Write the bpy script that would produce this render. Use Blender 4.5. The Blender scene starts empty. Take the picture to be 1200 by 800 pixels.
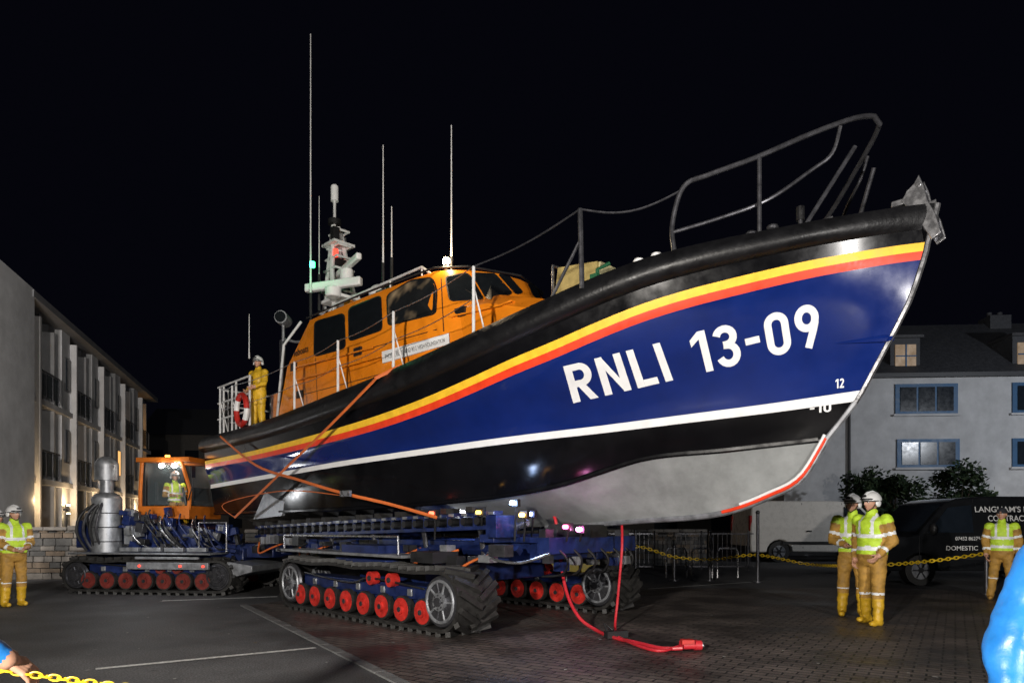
import bpy, bmesh, math, random
import numpy as np
from mathutils import Vector, Matrix, noise
from mathutils.bvhtree import BVHTree
import time
T0=time.time()
random.seed(3)
F=800.; HOR=612.; H=1.5
BX,BY=4.31,6.9
S2=math.sqrt(.5); L=13.6
rad=math.radians
sc=bpy.context.scene
def W(px,py,Y): return Vector(((px-600)/F*Y,Y,H+(HOR-py)/F*Y))
def G(px,py,z=0.0):
    Y=F*H/(py-HOR); return Vector(((px-600)/F*Y,Y,z))
def pt(px,py,v):
    k=(px-600)/F
    a=(BX-S2*v-k*(BY-S2*v))/(S2*(1+k)); Y=BY+S2*a-S2*v
    return Vector((-a,-v,H+(HOR-py)/F*Y))
def curve(pts):
    xs=[p[0] for p in pts]; ys=[p[1] for p in pts]; n=len(xs)
    sl=[(ys[i+1]-ys[i])/(xs[i+1]-xs[i]) for i in range(n-1)]
    m=[sl[0]]+[(sl[i-1]+sl[i])/2 for i in range(1,n-1)]+[sl[-1]]
    def f(x):
        if x<=xs[0]: return ys[0]+m[0]*(x-xs[0])
        if x>=xs[-1]: return ys[-1]+m[-1]*(x-xs[-1])
        i=max(j for j in range(n-1) if xs[j]<=x)
        h=xs[i+1]-xs[i]; t=(x-xs[i])/h
        return (2*t**3-3*t*t+1)*ys[i]+(t**3-2*t*t+t)*h*m[i]+(-2*t**3+3*t*t)*ys[i+1]+(t**3-t*t)*h*m[i+1]
    return f
# ------------------------------------------------------------ materials
MC={}
def mat(name,col,rough=.5,metal=0,var=.2,scale=6,bump=0,bscale=40,coat=0,emis=None,es=0,rvar=.1,alpha=1,spec=.5):
    if name in MC: return MC[name]
    m=bpy.data.materials.new(name); m.use_nodes=True; nt=m.node_tree; N=nt.nodes; K=nt.links
    b=N['Principled BSDF']; b.inputs['Metallic'].default_value=metal
    b.inputs['Coat Weight'].default_value=coat; b.inputs['Coat Roughness'].default_value=.06
    b.inputs['Specular IOR Level'].default_value=spec
    tc=N.new('ShaderNodeTexCoord')
    nz=N.new('ShaderNodeTexNoise'); nz.inputs['Scale'].default_value=scale; nz.inputs['Detail'].default_value=6
    nz.inputs['Roughness'].default_value=.65
    K.new(tc.outputs['Object'],nz.inputs['Vector'])
    cr=N.new('ShaderNodeValToRGB'); cr.color_ramp.elements[0].position=.3; cr.color_ramp.elements[1].position=.7
    c=col
    cr.color_ramp.elements[0].color=(c[0]*(1-var),c[1]*(1-var),c[2]*(1-var),1)
    cr.color_ramp.elements[1].color=(min(1,c[0]*(1+var*.6)),min(1,c[1]*(1+var*.6)),min(1,c[2]*(1+var*.6)),1)
    K.new(nz.outputs['Fac'],cr.inputs['Fac']); K.new(cr.outputs['Color'],b.inputs['Base Color'])
    mr=N.new('ShaderNodeMapRange'); mr.inputs['To Min'].default_value=max(.02,rough-rvar); mr.inputs['To Max'].default_value=min(1,rough+rvar)
    mr.inputs['From Min'].default_value=.3; mr.inputs['From Max'].default_value=.7
    K.new(nz.outputs['Fac'],mr.inputs['Value']); K.new(mr.outputs['Result'],b.inputs['Roughness'])
    if bump:
        n2=N.new('ShaderNodeTexNoise'); n2.inputs['Scale'].default_value=bscale; n2.inputs['Detail'].default_value=5
        K.new(tc.outputs['Object'],n2.inputs['Vector'])
        bp=N.new('ShaderNodeBump'); bp.inputs['Strength'].default_value=bump; bp.inputs['Distance'].default_value=.02
        K.new(n2.outputs['Fac'],bp.inputs['Height']); K.new(bp.outputs['Normal'],b.inputs['Normal'])
    if emis:
        b.inputs['Emission Color'].default_value=(*emis,1); b.inputs['Emission Strength'].default_value=es
    if alpha<1: b.inputs['Alpha'].default_value=alpha
    MC[name]=m; return m
M_blue=mat('hull_blue',(.005,.017,.125),.15,0,.25,1.1,coat=.6,bump=.05,bscale=2.2,rvar=.07)
M_hblack=mat('hull_black',(.004,.004,.005),.2,0,.3,2,coat=.0,spec=.35)
M_fend=mat('fender_black',(.006,.006,.007),.42,0,.4,5,bump=.25,bscale=18,spec=.4)
M_yel=mat('stripe_yellow',(.85,.50,.03),.42,spec=.3)
M_red=mat('stripe_red',(.75,.05,.015),.42,spec=.3)
M_white=mat('paint_white',(.75,.75,.75),.4,var=.06)
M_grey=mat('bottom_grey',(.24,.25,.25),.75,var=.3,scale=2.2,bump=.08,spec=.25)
M_or=mat('cabin_orange',(.83,.24,.010),.3,0,.16,2.2,coat=.35,bump=.03,bscale=4)
M_glass=mat('dark_glass',(.01,.012,.014),.05,0,.2,coat=.5,rvar=.02)
M_rub=mat('rubber',(.018,.017,.016),.6,0,.5,9,bump=.2)
M_steel=mat('steel',(.5,.5,.52),.28,.9,.2,10)
M_alu=mat('aluminium',(.30,.31,.33),.45,.6,.45,7)
M_dsteel=mat('dark_steel',(.09,.09,.1),.35,.7,.3,10)
M_cblue=mat('chassis_blue',(.008,.018,.085),.42,0,.6,5,coat=.12)
M_rw=mat('wheel_red',(.5,.025,.018),.45,0,.5,7)
M_dred=mat('wheel_dull_red',(.16,.02,.015),.6,0,.5,7)
M_blk=mat('black_plastic',(.012,.012,.013),.45,0,.3)
M_deck=mat('deck_grey',(.12,.12,.125),.75,bump=.2)
M_ant=mat('antenna_white',(.6,.6,.6),.4)
M_strap=mat('strap_orange',(.55,.12,.02),.7,bump=.2,bscale=80)
M_hose=mat('hose_red',(.5,.02,.03),.45)
M_ychain=mat('chain_yellow',(.75,.5,.02),.4)
def emat(n,c,s): return mat(n,c,.4,emis=c,es=s)
# ------------------------------------------------------------ mesh builder
class MB:
    def __init__(s): s.v=[];s.f=[];s.m=[];s.mats=[]
    def mi(s,m):
        if m not in s.mats: s.mats.append(m)
        return s.mats.index(m)
    def add(s,vs,fs,m):
        o=len(s.v); s.v+= [tuple(v) for v in vs]; k=s.mi(m)
        for f in fs: s.f.append([i+o for i in f]); s.m.append(k)
    def box(s,c,d,m,R=None):
        c=Vector(c); hx,hy,hz=d[0]/2,d[1]/2,d[2]/2
        vs=[Vector((x,y,z)) for x in(-hx,hx) for y in(-hy,hy) for z in(-hz,hz)]
        if R is not None: vs=[R@v for v in vs]
        s.add([c+v for v in vs],[(0,1,3,2),(4,6,7,5),(0,4,5,1),(2,3,7,6),(0,2,6,4),(1,5,7,3)],m)
    def bb(s,x0,x1,y0,y1,z0,z1,m): s.box(((x0+x1)/2,(y0+y1)/2,(z0+z1)/2),(x1-x0,y1-y0,z1-z0),m)
    def quad(s,p,m): s.add(p,[tuple(range(len(p)))],m)
    def prism(s,poly,ext,m):
        n=len(poly); e=Vector(ext); a=[Vector(p) for p in poly]; b=[p+e for p in a]
        s.add(a+b,[tuple(range(n))[::-1],tuple(range(n,2*n))]+[(i,(i+1)%n,n+(i+1)%n,n+i) for i in range(n)],m)
    def tube(s,pts,r,m,n=8,closed=False,r2=None,up=None):
        P=[Vector(p) for p in pts]; k=len(P)
        if not hasattr(r,'__len__'): r=[r]*k
        T=[]
        for i in range(k):
            if closed: t=P[(i+1)%k]-P[i-1]
            else: t=P[min(i+1,k-1)]-P[max(i-1,0)]
            T.append(t.normalized() if t.length>1e-9 else Vector((0,0,1)))
        u=Vector(up) if up else (Vector((0,0,1)) if abs(T[0].z)<.9 else Vector((1,0,0)))
        vs=[]
        for i in range(k):
            u=(u-T[i]*u.dot(T[i])); u=u.normalized() if u.length>1e-6 else T[i].orthogonal().normalized()
            w=T[i].cross(u)
            for j in range(n):
                a=2*math.pi*j/n; vs.append(P[i]+u*math.cos(a)*r[i]+w*math.sin(a)*(r2 if r2 else r[i]))
        fs=[]
        for i in range(k if closed else k-1):
            for j in range(n):
                a=i*n+j;b=i*n+(j+1)%n;c=((i+1)%k)*n+(j+1)%n;d=((i+1)%k)*n+j
                fs.append((a,b,c,d))
        if not closed: fs+= [tuple(range(n))[::-1],tuple(range((k-1)*n,k*n))]
        s.add(vs,fs,m)
    def cyl(s,p0,p1,r,m,r1=None,n=20): s.tube([p0,p1],[r,r if r1 is None else r1],m,n)
    def sph(s,c,r,m,nu=16,nv=10,top=math.pi,fn=None):
        c=Vector(c); r=Vector((r,r,r)) if not hasattr(r,'__len__') else Vector(r)
        vs=[];fs=[]
        for i in range(nv+1):
            th=top*i/nv
            for j in range(nu):
                ph=2*math.pi*j/nu; d=Vector((math.sin(th)*math.cos(ph),math.sin(th)*math.sin(ph),math.cos(th)))
                p=Vector((d.x*r.x,d.y*r.y,d.z*r.z))
                if fn: p=fn(d,p)
                vs.append(c+p)
        for i in range(nv):
            for j in range(nu):
                fs.append((i*nu+j,(i+1)*nu+j,(i+1)*nu+(j+1)%nu,i*nu+(j+1)%nu))
        s.add(vs,fs,m)
    def obj(s,name,parent=None,smooth=35,bevel=0,clean=True):
        me=bpy.data.meshes.new(name); me.from_pydata(s.v,[],s.f)
        for m in s.mats: me.materials.append(m)
        me.polygons.foreach_set('material_index',s.m); me.update()
        bm=bmesh.new(); bm.from_mesh(me)
        if clean: bmesh.ops.remove_doubles(bm,verts=bm.verts,dist=1e-5)
        bmesh.ops.recalc_face_normals(bm,faces=bm.faces)
        bm.to_mesh(me); bm.free()
        if smooth:
            me.polygons.foreach_set('use_smooth',[True]*len(me.polygons)); me.set_sharp_from_angle(angle=rad(smooth))
        o=bpy.data.objects.new(name,me); sc.collection.objects.link(o)
        if parent: o.parent=parent
        if bevel:
            b=o.modifiers.new('b','BEVEL'); b.width=bevel; b.segments=2; b.limit_method='ANGLE'; b.angle_limit=rad(40)
        return o
def empty(name,loc=(0,0,0),rz=0):
    e=bpy.data.objects.new(name,None); e.location=loc; e.rotation_euler=(0,0,rz); e.empty_display_size=.3
    sc.collection.objects.link(e); return e
def roundpoly(p,r,n=5):
    out=[];k=len(p)
    for i in range(k):
        a=Vector(p[i-1]);b=Vector(p[i]);c=Vector(p[(i+1)%k])
        d1=(a-b);d2=(c-b);q=min(r,d1.length*.45,d2.length*.45)
        s0=b+d1.normalized()*q;s1=b+d2.normalized()*q
        for j in range(n+1):
            t=j/n; out.append((1-t)**2*s0+2*t*(1-t)*b+t*t*s1)
    return out
def smoothpath(pts,n=8):
    P=[Vector(p) for p in pts]; out=[]
    for i in range(len(P)-1):
        p0=P[max(i-1,0)];p1=P[i];p2=P[i+1];p3=P[min(i+2,len(P)-1)]
        for j in range(n):
            t=j/n; out.append(.5*((2*p1)+(-p0+p2)*t+(2*p0-5*p1+4*p2-p3)*t*t+(-p0+3*p1-3*p2+p3)*t**3))
    out.append(P[-1]); return out
tmpsc=bpy.data.scenes.new('scratch')
def evalmesh(o):
    vl=tmpsc.view_layers[0]; vl.update(); dg=vl.depsgraph
    return bpy.data.meshes.new_from_object(o.evaluated_get(dg))
def textmesh(txt,bold=.02,spacing=1.0):
    cu=bpy.data.curves.new('t','FONT'); cu.body=txt; cu.offset=bold; cu.size=1; cu.resolution_u=4; cu.space_character=spacing
    o=bpy.data.objects.new('t',cu); tmpsc.collection.objects.link(o)
    me=evalmesh(o)
    bpy.data.objects.remove(o)
    bm=bmesh.new(); bm.from_mesh(me)
    xs=[v.co.x for v in bm.verts]; ys=[v.co.y for v in bm.verts]; x0,x1,y0,y1=min(xs),max(xs),min(ys),max(ys)
    for v in bm.verts: v.co=Vector(((v.co.x-x0)/(x1-x0),(v.co.y-y0)/(y1-y0),0))
    bm.verts.ensure_lookup_table(); bm.verts.index_update()
    vs=[v.co.copy() for v in bm.verts]; fs=[[v.index for v in f.verts] for f in bm.faces]; bm.free()
    return vs,fs
def arc(cx,cy,rx,ry,a0,a1,n=14): return [(cx+rx*math.cos(rad(a0+(a1-a0)*i/n)),cy+ry*math.sin(rad(a0+(a1-a0)*i/n))) for i in range(n+1)]
def strip(path,t,closed=False):
    L_=[];R_=[];k=len(path)
    for i in range(k):
        if closed: a=path[i-1];b=path[(i+1)%k]
        else: a=path[max(i-1,0)];b=path[min(i+1,k-1)]
        dx,dy=b[0]-a[0],b[1]-a[1];l=math.hypot(dx,dy);nx,ny=-dy/l*t/2,dx/l*t/2
        L_.append((path[i][0]+nx,path[i][1]+ny));R_.append((path[i][0]-nx,path[i][1]-ny))
    fs=[]
    for i in range(k if closed else k-1):
        j=(i+1)%k; fs.append([L_[i],L_[j],R_[j],R_[i]])
    return fs
def rectq(x0,x1,y0,y1,n=5): return [[(x0,y0+(y1-y0)*i/n),(x1,y0+(y1-y0)*i/n),(x1,y0+(y1-y0)*(i+1)/n),(x0,y0+(y1-y0)*(i+1)/n)] for i in range(n)]
t_=.175
GLY={
'R':(.60,[rectq(0,t_,0,1),strip([(t_,1-t_/2),(.24,1-t_/2),(.32,1-t_/2)]+arc(.32,.695,.19,.222,90,-90)[1:]+[(.24,.473),(t_,.473)],t_),[[(.22,.40),(.40,.40),(.60,0),(.41,0)]]]),
'N':(.62,[rectq(0,t_,0,1),rectq(.62-t_,.62,0,1),[[(t_*.9,1),(t_*.9,.68),(.62-t_*.9,0),(.62-t_*.9,.32)]]]),
'L':(.50,[rectq(0,t_,0,1),rectq(t_,.5,0,t_,1)]),
'I':(t_,[rectq(0,t_,0,1)]),
'1':(.38,[rectq(.38-t_,.38,0,1),[[(.38-t_,1),(0,.83),(0,.66),(.38-t_,.81)]]]),
'3':(.56,[strip(arc(.27,.725,.195,.19,165,-90)+[(.2,.535)],t_),strip([(.2,.53)]+arc(.27,.30,.205,.22,90,-165),t_)]),
'0':(.56,[strip(arc(.28,.72,.197,.197,0,180)+arc(.28,.28,.197,.197,180,360),t_,True)]),
'9':(.56,[strip(arc(.28,.69,.197,.228,0,352,30),t_,True),strip([(.475,.69),(.46,.55),(.40,.38),(.32,.19),(.24,0)],t_)]),
'-':(.34,[rectq(0,.34,.40,.56,1)]),
'2':(.54,[strip(arc(.27,.74,.19,.18,165,-20)+[(.36,.5),(.1,.1)],t_),rectq(0,.54,0,t_,1)])}
# ============================================================ LIFEBOAT
boat=empty('lifeboat',(BX,BY,0),rad(-45))
Bm=Matrix.Translation((BX,BY,0))@Matrix.Rotation(rad(-45),4,'Z'); Bi=Bm.inverted()
camL=Bi@Vector((0,0,H))
def rayB(bvh,px,py,off=.006):
    d=(Bi.to_3x3()@Vector(((px-600)/F,1,(HOR-py)/F))).normalized()
    h=bvh.ray_cast(camL,d)
    if h[0] is None: return None
    n=h[1] if h[1].dot(d)<0 else -h[1]
    return h[0]+n*off
def solve_px(u,v):
    a=L-u; X=BX-S2*a-S2*v; Y=BY+S2*a-S2*v; return 600+F*X/Y,Y
C_top=curve([(200,522),(232,514),(300,496),(400,457),(440,441),(520,405),(600,368),(650,345),(700,323),(760,301),(830,283),(900,269),(980,254),(1050,243),(1100,237)])
C_yel=curve([(200,548),(240,540),(300,527),(400,500),(450,484),(500,465),(550,443),(600,420),(650,399),(700,377),(750,357),(800,341),(850,328),(900,316),(950,305),(1000,296),(1050,288),(1090,283)])
C_off=curve([(200,7),(300,11),(500,18),(700,21),(1090,20)])
C_wt=curve([(200,577),(240,569),(300,558),(400,540),(500,525),(600,511),(700,499),(800,486),(900,473),(1010,457)])
C_wo=curve([(200,4),(300,5),(600,8),(1003,12)])
C_ch=curve([(200,606),(240,602),(300,600),(400,596),(500,590),(605,578),(660,567),(700,554),(755,537),(850,527),(965,514)])
C_ke=curve([(100,621),(300,621),(600,618),(750,609),(850,599),(900,581),(940,558),(965,518)])
gS=curve([(0,.95),(.15,.98),(.3,1),(.5,1),(.65,.955),(.75,.87),(.84,.69),(.91,.46),(.96,.25),(1,.02)])
gW=curve([(0,.95),(.15,.98),(.3,1),(.45,.97),(.6,.86),(.72,.69),(.82,.47),(.9,.27),(.96,.11),(1,.015)])
gC=curve([(0,.95),(.15,.98),(.3,1),(.45,.93),(.6,.76),(.72,.56),(.82,.36),(.9,.19),(.96,.075),(1,.015)])
def rb(p): return C_yel(p)+C_off(p)
def lerpc(a,b,t): return lambda p:a(p)*(1-t)+b(p)*t
ss=[1-(1-i/70)**1.5 for i in range(71)]
def row(endpx,bl,cur,bulge=0,kind='S'):
    a=-pt(endpx,500,.03).x; ue=L-a; R=[]
    for s in ss:
        u=ue*s
        if kind=='S': v=(1-bl)*2.2*gS(s)+bl*2.05*gW(s)
        elif kind=='C': v=1.95*gC(s)
        else: v=0.0
        v+=bulge*min(1,(1-s)*12+.25)
        px,Y=solve_px(u,v); R.append((u-L,-v,H+(HOR-cur(px))/F*Y))
    return R
rows=[]; rm=[]
rows.append(row(1096,0,C_top,0.0))
nf=7
for i in range(1,nf+1):
    t=i/nf*.66; rows.append(row(1096-12*t,.1*t,lerpc(C_top,C_yel,t),.13*math.sin(math.pi*i/nf)**.7 if i<nf else 0)); rm.append(M_fend)
rows.append(row(1084,.12,C_yel)); rm.append(M_hblack)
rows.append(row(1082,.16,lambda p:C_yel(p)+.5*C_off(p))); rm.append(M_yel)
rows.append(row(1079,.2,rb)); rm.append(M_red)
for t,bl,e in((.17,.32,1071),(.33,.46,1062),(.5,.62,1049),(.66,.76,1036),(.83,.9,1022)):
    rows.append(row(e,bl,lerpc(rb,C_wt,t))); rm.append(M_blue)
rows.append(row(1008,1,C_wt)); rm.append(M_blue)
rows.append(row(1000,1,lambda p:C_wt(p)+C_wo(p))); rm.append(M_white)
WB=len(rows)-1
rows.append(row(984,1,lerpc(lambda p:C_wt(p)+C_wo(p),C_ch,.5))); rm.append(M_hblack)
R1=rows[-1]; 
rows.append(row(966,0,C_ch,kind='C')); rm.append(M_hblack)
for i,(x,y,z) in enumerate(R1):
    y2=(rows[WB][i][1]+rows[-1][i][1])/2
    R1[i]=(x,y2,z)
CH=len(rows)-1
rows.append(row(965,0,C_ke,kind='K')); rm.append(None)
mb=MB(); n=len(ss)
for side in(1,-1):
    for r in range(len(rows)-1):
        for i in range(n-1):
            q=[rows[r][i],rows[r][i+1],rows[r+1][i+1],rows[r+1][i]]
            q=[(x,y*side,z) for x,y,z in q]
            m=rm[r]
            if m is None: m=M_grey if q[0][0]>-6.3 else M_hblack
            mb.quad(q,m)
for side in(1,-1):
    for i in range(n-1):
        a=rows[0][i];b=rows[0][i+1]
        def ins(p,k,dz): return (p[0],p[1]*k*side,p[2]+dz)
        mb.quad([ins(a,1,0),ins(b,1,0),ins(b,.9,-.02),ins(a,.9,-.02)],M_fend)
        mb.quad([ins(a,.9,-.02),ins(b,.9,-.02),ins(b,0,.05),ins(a,0,.05)],M_deck)
tr=[r[0] for r in rows]; mb.quad([p for p in tr]+[(x,-y,z) for x,y,z in tr[::-1]],M_hblack)
hull=mb.obj('hull',boat,smooth=28)
hm=hull.data
bvH=BVHTree.FromPolygons([v.co.copy() for v in hm.vertices],[list(p.vertices) for p in hm.polygons])
mb=MB()
st=[Vector((r[-1][0]+.01,0,r[-1][2])) for r in rows[:WB+1]]
mb.tube(st,.035,M_steel,8)
low=[Vector((rows[WB][-1][0]+.01,0,rows[WB][-1][2])),Vector((rows[CH][-1][0]+.01,0,rows[CH][-1][2]))]
kk=[Vector(p)+Vector((.01,0,-.01)) for p in rows[-1][-1:35:-1]]
mb.tube(low+kk[1:],.04,M_alu,8)
mb.obj('stem_band',boat)
mb=MB(); mb.tube([Vector((p.x,-.035,p.z+.01)) for p in (low+kk[1:])[1:17]],.022,M_red,8); mb.tube([Vector((p.x,-.05,p.z+.045)) for p in (low+kk[1:])[1:15]],.018,M_white,8); mb.obj('forefoot_reflection_stripe',boat)  # red line colours in the reflection on the stainless keel band
mb=MB()
for sd in(1,-1):
    mb.tube([(x,y*sd,z) for x,y,z in rows[CH][:-2]],.035,M_hblack,6)
    pr=[]
    for k in range(12):
        t=k/11; p=rayB(bvH,1043-t*70,396+t*7,-.004)
        if p: pr.append(Vector((p.x,p.y*sd,p.z)))
    if len(pr)>3: mb.tube(pr,[.004+.045*(1-i/(len(pr)-1)) for i in range(len(pr))],M_blue,8)
mb.obj('spray_rail',boat)
def stroke_text(bvh,txt,q,m,name,gap=.15,off=.005):
    TL,TR,BL,BR=[Vector(p) for p in q]; x=0;P=[]
    for ch in txt:
        w,ps=GLY[ch]; P.append((x,ps)); x+=w+gap
    Wd=x-gap; mb=MB(); k=0
    for x0,ps in P:
        for piece in ps:
            k+=1
            for quad in piece:
                V=[]
                for (a,b) in quad:
                    s=(x0+a)/Wd; p=(BL*(1-s)+BR*s)*(1-b)+(TL*(1-s)+TR*s)*b
                    h=rayB(bvh,p.x,p.y,off+.0012*(k%4)); 
                    if h is not None: V.append(h)
                if len(V)==4: mb.quad(V,m)
    mb.obj(name,boat,smooth=0,clean=False)
def decal_text(bvh,txt,q,m,name,bold=.02,off=.006,par=boat,sp=1.0):
    vs,fs=textmesh(txt,bold,spacing=sp); TL,TR,BL,BR=[Vector(p) for p in q]; out=[]
    for v in vs:
        p=(BL*(1-v.x)+BR*v.x)*(1-v.y)+(TL*(1-v.x)+TR*v.x)*v.y
        out.append(rayB(bvh,p.x,p.y,off))
    ok=[h for h in out if h is not None]
    if not ok: print('TEXT MISS',txt); return
    mb=MB(); mb.add([h if h is not None else ok[0] for h in out],[f for f in fs if all(out[i] is not None for i in f)],m)
    mb.obj(name,par,smooth=0,clean=False)
stroke_text(bvH,'RNLI',((660,429),(773,401),(672,472),(789,445)),M_white,'hull_lettering',.15)
stroke_text(bvH,'13-09',((806,391),(957,354),(818,438),(963,404)),M_white,'hull_lettering',.15)
stroke_text(bvH,'12',((979,444),(989,443),(979,455),(989,454)),M_white,'draught_mark')
stroke_text(bvH,'-10',((949,473),(974,471),(949,484),(974,482)),M_white,'draught_mark')
# wheelhouse
def lay(pts,z0,slope=0): return [Vector((u-L,-v,z0+slope*(u-3))) for u,v in pts]
Ls=[lay([(2.25,0),(2.25,1.0),(2.25,1.5),(2.4,1.62),(3.6,1.64),(5,1.65),(6.3,1.64),(7.3,1.58),(7.8,1.42),(8.2,1.15),(8.55,.6),(8.65,0)],3.2),
    lay([(2.55,0),(2.55,.95),(2.55,1.38),(2.7,1.5),(3.7,1.52),(5,1.53),(6.3,1.51),(7.2,1.45),(7.6,1.28),(7.95,1.0),(8.22,.5),(8.3,0)],4.58),
    lay([(2.9,0),(2.9,.75),(2.9,1.1),(3.05,1.2),(3.8,1.23),(5,1.24),(6.2,1.22),(6.95,1.17),(7.15,1.08),(7.4,.85),(7.62,.43),(7.68,0)],5.5,-.012),
    lay([(3.05,0),(3.05,.7),(3.05,1.0),(3.15,1.08),(3.85,1.12),(5,1.13),(6.15,1.11),(6.8,1.06),(7.0,.96),(7.22,.76),(7.42,.4),(7.48,0)],5.57,-.012),
    lay([(3.3,0),(3.3,.4),(3.3,.6),(3.4,.65),(3.9,.65),(5,.65),(6.1,.65),(6.6,.6),(6.75,.55),(6.9,.45),(7.05,.2),(7.1,0)],5.62,-.012)]
mb=MB()
for sd in(1,-1):
    T=lambda p:Vector((p.x,p.y*sd,p.z))
    for a,b in zip(Ls[:-1],Ls[1:]):
        for i in range(len(a)-1): mb.quad([T(a[i]),T(a[i+1]),T(b[i+1]),T(b[i])],M_or)
mb.quad(Ls[-1]+[Vector((p.x,-p.y,p.z)) for p in Ls[-1][::-1]][1:-1],M_or)
sec=[(7.4,1.3,4.9,.95),(8.2,1.25,4.85,.95),(9.0,1.15,4.62,.9),(9.4,1.05,4.45,.8),(9.7,.9,4.15,.7)]
pr=None
for (u,vb,zt,vt) in sec:
    P=[Vector((u-L,-vb,3.6)),Vector((u-L,-vb+.05,zt-.18)),Vector((u-L,-vt,zt)),Vector((u-L,0,zt+.05)),Vector((u-L,vt,zt)),Vector((u-L,vb-.05,zt-.18)),Vector((u-L,vb,3.6))]
    if pr:
        for i in range(6): mb.quad([pr[i],pr[i+1],P[i+1],P[i]],M_or)
    pr=P
mb.quad(pr,M_or)
cab=mb.obj('wheelhouse',boat,smooth=32)
cm=cab.data
bvC=BVHTree.FromPolygons([v.co.copy() for v in cm.vertices],[list(p.vertices) for p in cm.polygons])
def panel(bvh,poly,m,mb_,off,rr=5,mirror=True):
    p2=roundpoly([(a,b,0) for a,b in poly],rr); P=[]
    for q in p2:
        h=rayB(bvh,q.x,q.y,off)
        if h is None: continue
        P.append(h)
    if len(P)<3: print('panel miss',poly); return
    cx=sum(q.x for q in p2)/len(p2); cy=sum(q.y for q in p2)/len(p2); c=rayB(bvh,cx,cy,off)
    if c is None: return
    k=len(P)
    for sd in((1,-1) if mirror else (1,)):
        V=[Vector((p.x,p.y*sd,p.z)) for p in P+[c]]
        mb_.add(V,[(i,(i+1)%k,k) for i in range(k)],m)
def grow(poly,g):
    cx=sum(p[0] for p in poly)/len(poly); cy=sum(p[1] for p in poly)/len(poly)
    return [(cx+(x-cx)*(1+g/max(8,math.hypot(x-cx,y-cy))),cy+(y-cy)*(1+g/max(8,math.hypot(x-cx,y-cy)))) for x,y in poly]
wins=[[(370,378),(403,368),(404,407),(369,417)],[(410,362),(446,347),(447,386),(410,399)],
      [(455,346),(482,330),(506,326),(511,340),(510,367),(456,381)],
      [(523,325),(548,321),(566,350),(528,352)],[(553,321),(578,321),(600,344),(571,350)],[(584,322),(596,324),(612,342),(604,344)]]
mb=MB()
for w in wins: panel(bvC,grow(w,2.2),M_blk,mb,.008,6)
mb.obj('window_seal',boat,smooth=0)
M_glass2=mat('cabin_glass_lit',(.012,.014,.016),.05,0,.2,coat=.5,rvar=.02)
nt=M_glass2.node_tree; b=nt.nodes['Principled BSDF']; tc=[x for x in nt.nodes if x.type=='TEX_COORD'][0]
vo=nt.nodes.new('ShaderNodeTexVoronoi'); vo.inputs['Scale'].default_value=5.5; nt.links.new(tc.outputs['Object'],vo.inputs['Vector'])
nn_=nt.nodes.new('ShaderNodeTexNoise'); nn_.inputs['Scale'].default_value=2.6; nn_.inputs['Detail'].default_value=2; nt.links.new(tc.outputs['Object'],nn_.inputs['Vector'])
c2=nt.nodes.new('ShaderNodeValToRGB'); c2.color_ramp.elements[0].position=.5; c2.color_ramp.elements[1].position=.8; c2.color_ramp.elements[0].color=(.004,.003,.002,1); c2.color_ramp.elements[1].color=(.5,.34,.18,1)
nt.links.new(nn_.outputs['Fac'],c2.inputs['Fac'])
mx=nt.nodes.new('ShaderNodeMixRGB'); mx.blend_type='MULTIPLY'; mx.inputs['Fac'].default_value=1; nt.links.new(c2.outputs['Color'],mx.inputs['Color1']); nt.links.new(vo.outputs['Distance'],mx.inputs['Color2'])
nt.links.new(mx.outputs['Color'],b.inputs['Emission Color']); b.inputs['Emission Strength'].default_value=.7
mb=MB()
for i,w in enumerate(wins): panel(bvC,w,M_glass2 if i in(2,) else M_glass,mb,.014,5)
mb.obj('window_glass',boat,smooth=0)
mb=MB()
nbt=[(rayB(bvC,449+78*i/10,412.5-21.5*i/10,.03),rayB(bvC,450+78*i/10,426-22.5*i/10,.03)) for i in range(11)]
nbt=[(a,b) for a,b in nbt if a and b]
for (a,b),(c,d) in zip(nbt[:-1],nbt[1:]):
    mb.quad([a,c,d,b],M_white); o=Vector((0,.028,0)); mb.quad([a,c,c+o,a+o],M_white); mb.quad([b,d,d+o,b+o],M_white)
mb.obj('name_board',boat,smooth=0,clean=False)
decal_text(bvC,'PHOEBE BERYL AND REG HIGH FOUNDATION',((453,416),(522,397),(454,421.5),(523,401.5)),M_blk,'name_board_lettering',-.01,.036)
decal_text(bvC,'Lifeboats',((341,412),(362,404),(341,420),(362,412)),M_blk,'cabin_lettering',0.02,.012)
mb=MB()
for (a,b,c,d) in((330,436,440,408),(330,452,450,418),(530,372,600,356)):
    P=[rayB(bvC,a+(c-a)*t/6,b+(d-b)*t/6,.05) for t in range(7)]
    P=[p for p in P if p]
    if len(P)>2:
        mb.tube(P,.014,M_or,6)
        for p in P[::2]: mb.cyl(p,p+Vector((0,.08,0)),.012,M_or,n=6)
for (x,y) in((345,430),(352,462),(420,412),(540,366)):
    p=rayB(bvC,x,y,.0)
    if p: mb.box(p,(.22,.06,.14),M_blk)
mb.obj('cabin_grab_rail',boat)
mb=MB()
for (a,b,c,d) in((362,428,512,386),(326,470,470,432),(517,326,520,388),(368,372,372,470)):
    P=[rayB(bvC,a+(c-a)*t/12,b+(d-b)*t/12,.0) for t in range(13)]; P=[p for p in P if p]
    if len(P)>2: mb.tube(P,.008,M_blk,5)
mb.obj('panel_seam',boat)
mb=MB()
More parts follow.
